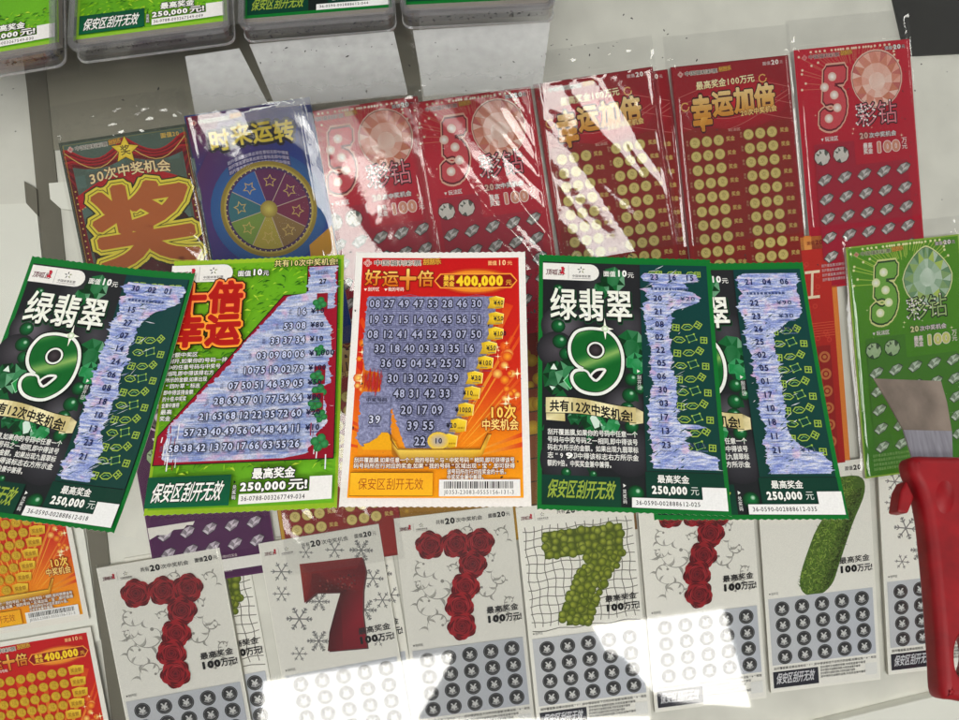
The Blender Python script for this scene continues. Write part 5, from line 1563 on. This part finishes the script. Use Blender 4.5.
# ------------------------------------------------------------------ the scraper
def scraper():
    z = .009
    root = empty('scraper', Matrix.Translation(on_glass(930, 560)))
    tag(root, 'paint scraper with worn steel blade and red plastic handle lying at the right edge', 'scraper')
    inv = root.matrix_world.inverted()
    def L(px, py, zz): p = inv @ on_glass(px, py, zz); return (p.x, p.y)
    zb = .006
    bl = [L(a, b, zb) for a, b in ((874, 378.5), (941, 381), (947, 402), (952, 431), (903.5, 430), (888, 402))]
    prism('blade', bl, zb - .0008, zb, M_STEEL, root)
    sh = [L(a, b, zb) for a, b in ((903.5, 430), (952, 431), (953, 470), (916, 470))]
    prism('blade_shank', sh, zb - .0009, zb + .0001, M_STEELB, root)

    def solid(name, outer, hole, z0, z1, bev, m):
        prof = []
        for k in range(7):
            t = math.pi / 2 * k / 6; prof.append((bev * (1 - math.sin(t)), z0 + bev * (1 - math.cos(t))))
        for k in range(7):
            t = math.pi / 2 * k / 6; prof.append((bev * (1 - math.cos(t)), z1 - bev * (1 - math.sin(t))))
        bm = bmesh.new()

        def wall(pts, sgn, sc):
            rings = []
            for d, z_ in prof:
                rings.append([bm.verts.new((p[0], p[1], z_)) for p in inset(pts, d * sgn * sc)])
            n = len(pts)
            for i in range(len(rings) - 1):
                for k in range(n): bm.faces.new([rings[i][k], rings[i][(k + 1) % n], rings[i + 1][(k + 1) % n], rings[i + 1][k]])
            return rings[0], rings[-1]
        o0, o1 = wall(outer, 1, 1); h0, h1 = wall(hole, -1, .4)
        for a, b in ((o0, h0), (o1, h1)):
            ed = []
            for rg in (a, b):
                for k in range(len(rg)):
                    e = bm.edges.get((rg[k], rg[(k + 1) % len(rg)]))
                    ed.append(e)
            bmesh.ops.triangle_fill(bm, edges=ed, use_beauty=True)
        bmesh.ops.recalc_face_normals(bm, faces=bm.faces[:])
        me = bpy.data.meshes.new(name); bm.to_mesh(me); bm.free()
        me.materials.append(m)
        for p in me.polygons: p.use_smooth = abs(p.normal.z) < .999
        return link(name, me, root)
    zt = .008
    out_ = [(905, 459.5), (930, 458.5), (962, 459), (988, 459.5), (996, 466), (998, 485), (1001, 520), (1005, 580), (1007, 640), (1004, 688), (996, 699), (972, 702), (946, 699), (934, 694), (931, 660), (927, 605), (922.5, 557), (918, 518), (912, 492), (904, 474)]
    hole = [(953, 637), (960, 634), (967, 645), (968, 662), (963, 676), (956, 678), (950, 668), (949, 650)]
    solid('handle', smooth([L(a, b, zt) for a, b in out_], 4), smooth([L(a + 1, b, .011) for a, b in hole], 4), .001, .016, .0045, M_RED)
    lug = [L(a, b, .012) for a, b in ((907, 480), (915, 497), (908.5, 513.5), (898, 512), (901, 491))]
    prism('hook', lug, .002, .012, M_RED, root, bevel=.0012)
    V, F = [], []
    for j in range(6):
        f = j / 5
        for k in range(28):
            t = 2 * math.pi * k / 28; x, y = L(945 + 11 * (1 - f * .98) * math.cos(t), 497 + 20 * (1 - f * .98) * math.sin(t), .016)
            V.append((x, y, .0156 + .0016 * math.sin(f * 1.57)))
    for j in range(5):
        for k in range(28): F.append((j * 28 + k, (j + 1) * 28 + k, (j + 1) * 28 + (k + 1) % 28, j * 28 + (k + 1) % 28))
    me = mesh_from('thumb_rest', V, F, M_RED)
    for p in me.polygons: p.use_smooth = True
    link('thumb_rest', me, root)


scraper()

# ------------------------------------------------------------------ front rail of the case, below the lower row
pa, pb = on_shelf(740, 742), on_shelf(1010, 676)
dx, dy = pb[0] - pa[0], pb[1] - pa[1]
L_ = math.hypot(dx, dy); ex, ey = dx / L_, dy / L_
r0 = (pa[0] - ex * .5, pa[1] - ey * .5); r1 = (pb[0] + ex * .2, pb[1] + ey * .2)
prism('front_rail', [r0, r1, (r1[0] + ey * .05, r1[1] - ex * .05), (r0[0] + ey * .05, r0[1] - ex * .05)], -.006, .003, M_BOARD, mat=SHELF_M, bevel=.001)['kind'] = 'structure'

# ------------------------------------------------------------------ latex crumbs
q = random.Random(19)
V, F = [], []
def crumb(x, y, z, r):
    i = len(V); n = 5; a0 = q.uniform(0, 6); l = q.uniform(1, 2.6); t = q.uniform(0, 3.14)
    for k in range(n):
        a = a0 + 2 * math.pi * k / n; rr = r * q.uniform(.6, 1.2); px, py = rr * math.cos(a) * l, rr * math.sin(a)
        V.append((x + px * math.cos(t) - py * math.sin(t), y + px * math.sin(t) + py * math.cos(t), z))
    V.append((x, y, z + r * .9)); F.extend([(i + k, i + (k + 1) % n, i + n) for k in range(n)])
for (x0, y0, x1, y1, n, zz) in ((70, 48, 240, 60, 0, .0), (258, 40, 560, 100, 46, .0018), (340, 250, 540, 262, 40, .0016), (526, 260, 536, 330, 16, .0003), (200, 256, 345, 290, 26, .0022), (0, 60, 959, 140, 40, .0003), (340, 250, 530, 505, 26, .0024), (560, 250, 840, 268, 16, .003), (540, 14, 700, 60, 18, .0003), (343, 485, 372, 505, 8, .0026), (900, 60, 959, 230, 10, .0003)):
    for k in range(n):
        p = on_glass(q.uniform(x0, x1), q.uniform(y0, y1), zz); crumb(p.x, p.y, zz + .0002, q.uniform(.00018, .00062))
for (ax, ay, bx, by) in ((82, 57, 232, 40), (0, 70, 62, 60), (250, 42, 392, 29), (408, 27, 548, 18)):
    for k in range(46):
        f = q.random(); p = on_glass(ax + (bx - ax) * f, ay + (by - ay) * f - q.uniform(1, 7), .005); crumb(p.x, p.y + .003, .0045, q.uniform(.0003, .0009))
o = link('latex_crumbs', mesh_from('latex_crumbs', V, F, M_CRUMB)); o['kind'] = 'stuff'


# ------------------------------------------------------------------ ceiling lights that the glass and the films mirror, and added fill lights
def ceiling_light(pts, label, m=None):
    root = empty('ceiling_light', Matrix.Translation((pts[0][0], pts[0][1], 2.2))); tag(root, label, 'ceiling light', 'ceiling lights above the counter')
    loc = [(p[0] - pts[0][0], p[1] - pts[0][1]) for p in pts]
    prism('diffuser', loc, 0, .01, m or mE, root)
    c = (sum(p[0] for p in loc) / len(loc), sum(p[1] for p in loc) / len(loc))
    prism('housing', [lerp2(p, c, -.04) for p in loc], .011, .06, M_METALF, root)


ceiling_light([(-.75, -.22), (-.11, -.14), (-.12, -.18), (-.23, -.345), (.55, -.345), (.55, -.66), (-.74, -.66)], 'white ceiling light, outline shaped for the glare, over the left side of the counter')  # outline cut to shape the glare, extended so the films catch it
ceiling_light([(.38, -.06), (.84, -.01), (.89, -.32), (.65, -.30), (.57, -.27), (.52, -.21), (.48, -.16), (.42, -.14)], 'white ceiling light, outline shaped for the glare, over the right side of the counter')  # notched outline stands in for the photographer blocking the lamp
ceiling_light([(-1.6, -1.75), (1.2, -1.75), (1.2, -.95), (-1.6, -.95)], 'added broad fill panel above and behind the photographer', mE2)  # unseen panel added to brighten the tickets and the shelf
ceiling_light([(-3.7, .6), (-3.0, .6), (-3.0, 3.2), (-3.7, 3.2)], 'added long fill light far to the left of the counter', mE)  # unseen lamp added as fill, kept clear of the reflections
ceiling_light([(3.1, .6), (3.8, .6), (3.8, 3.2), (3.1, 3.2)], 'added long fill light far to the right of the counter', mE)  # its counterpart on the right, likewise added for fill
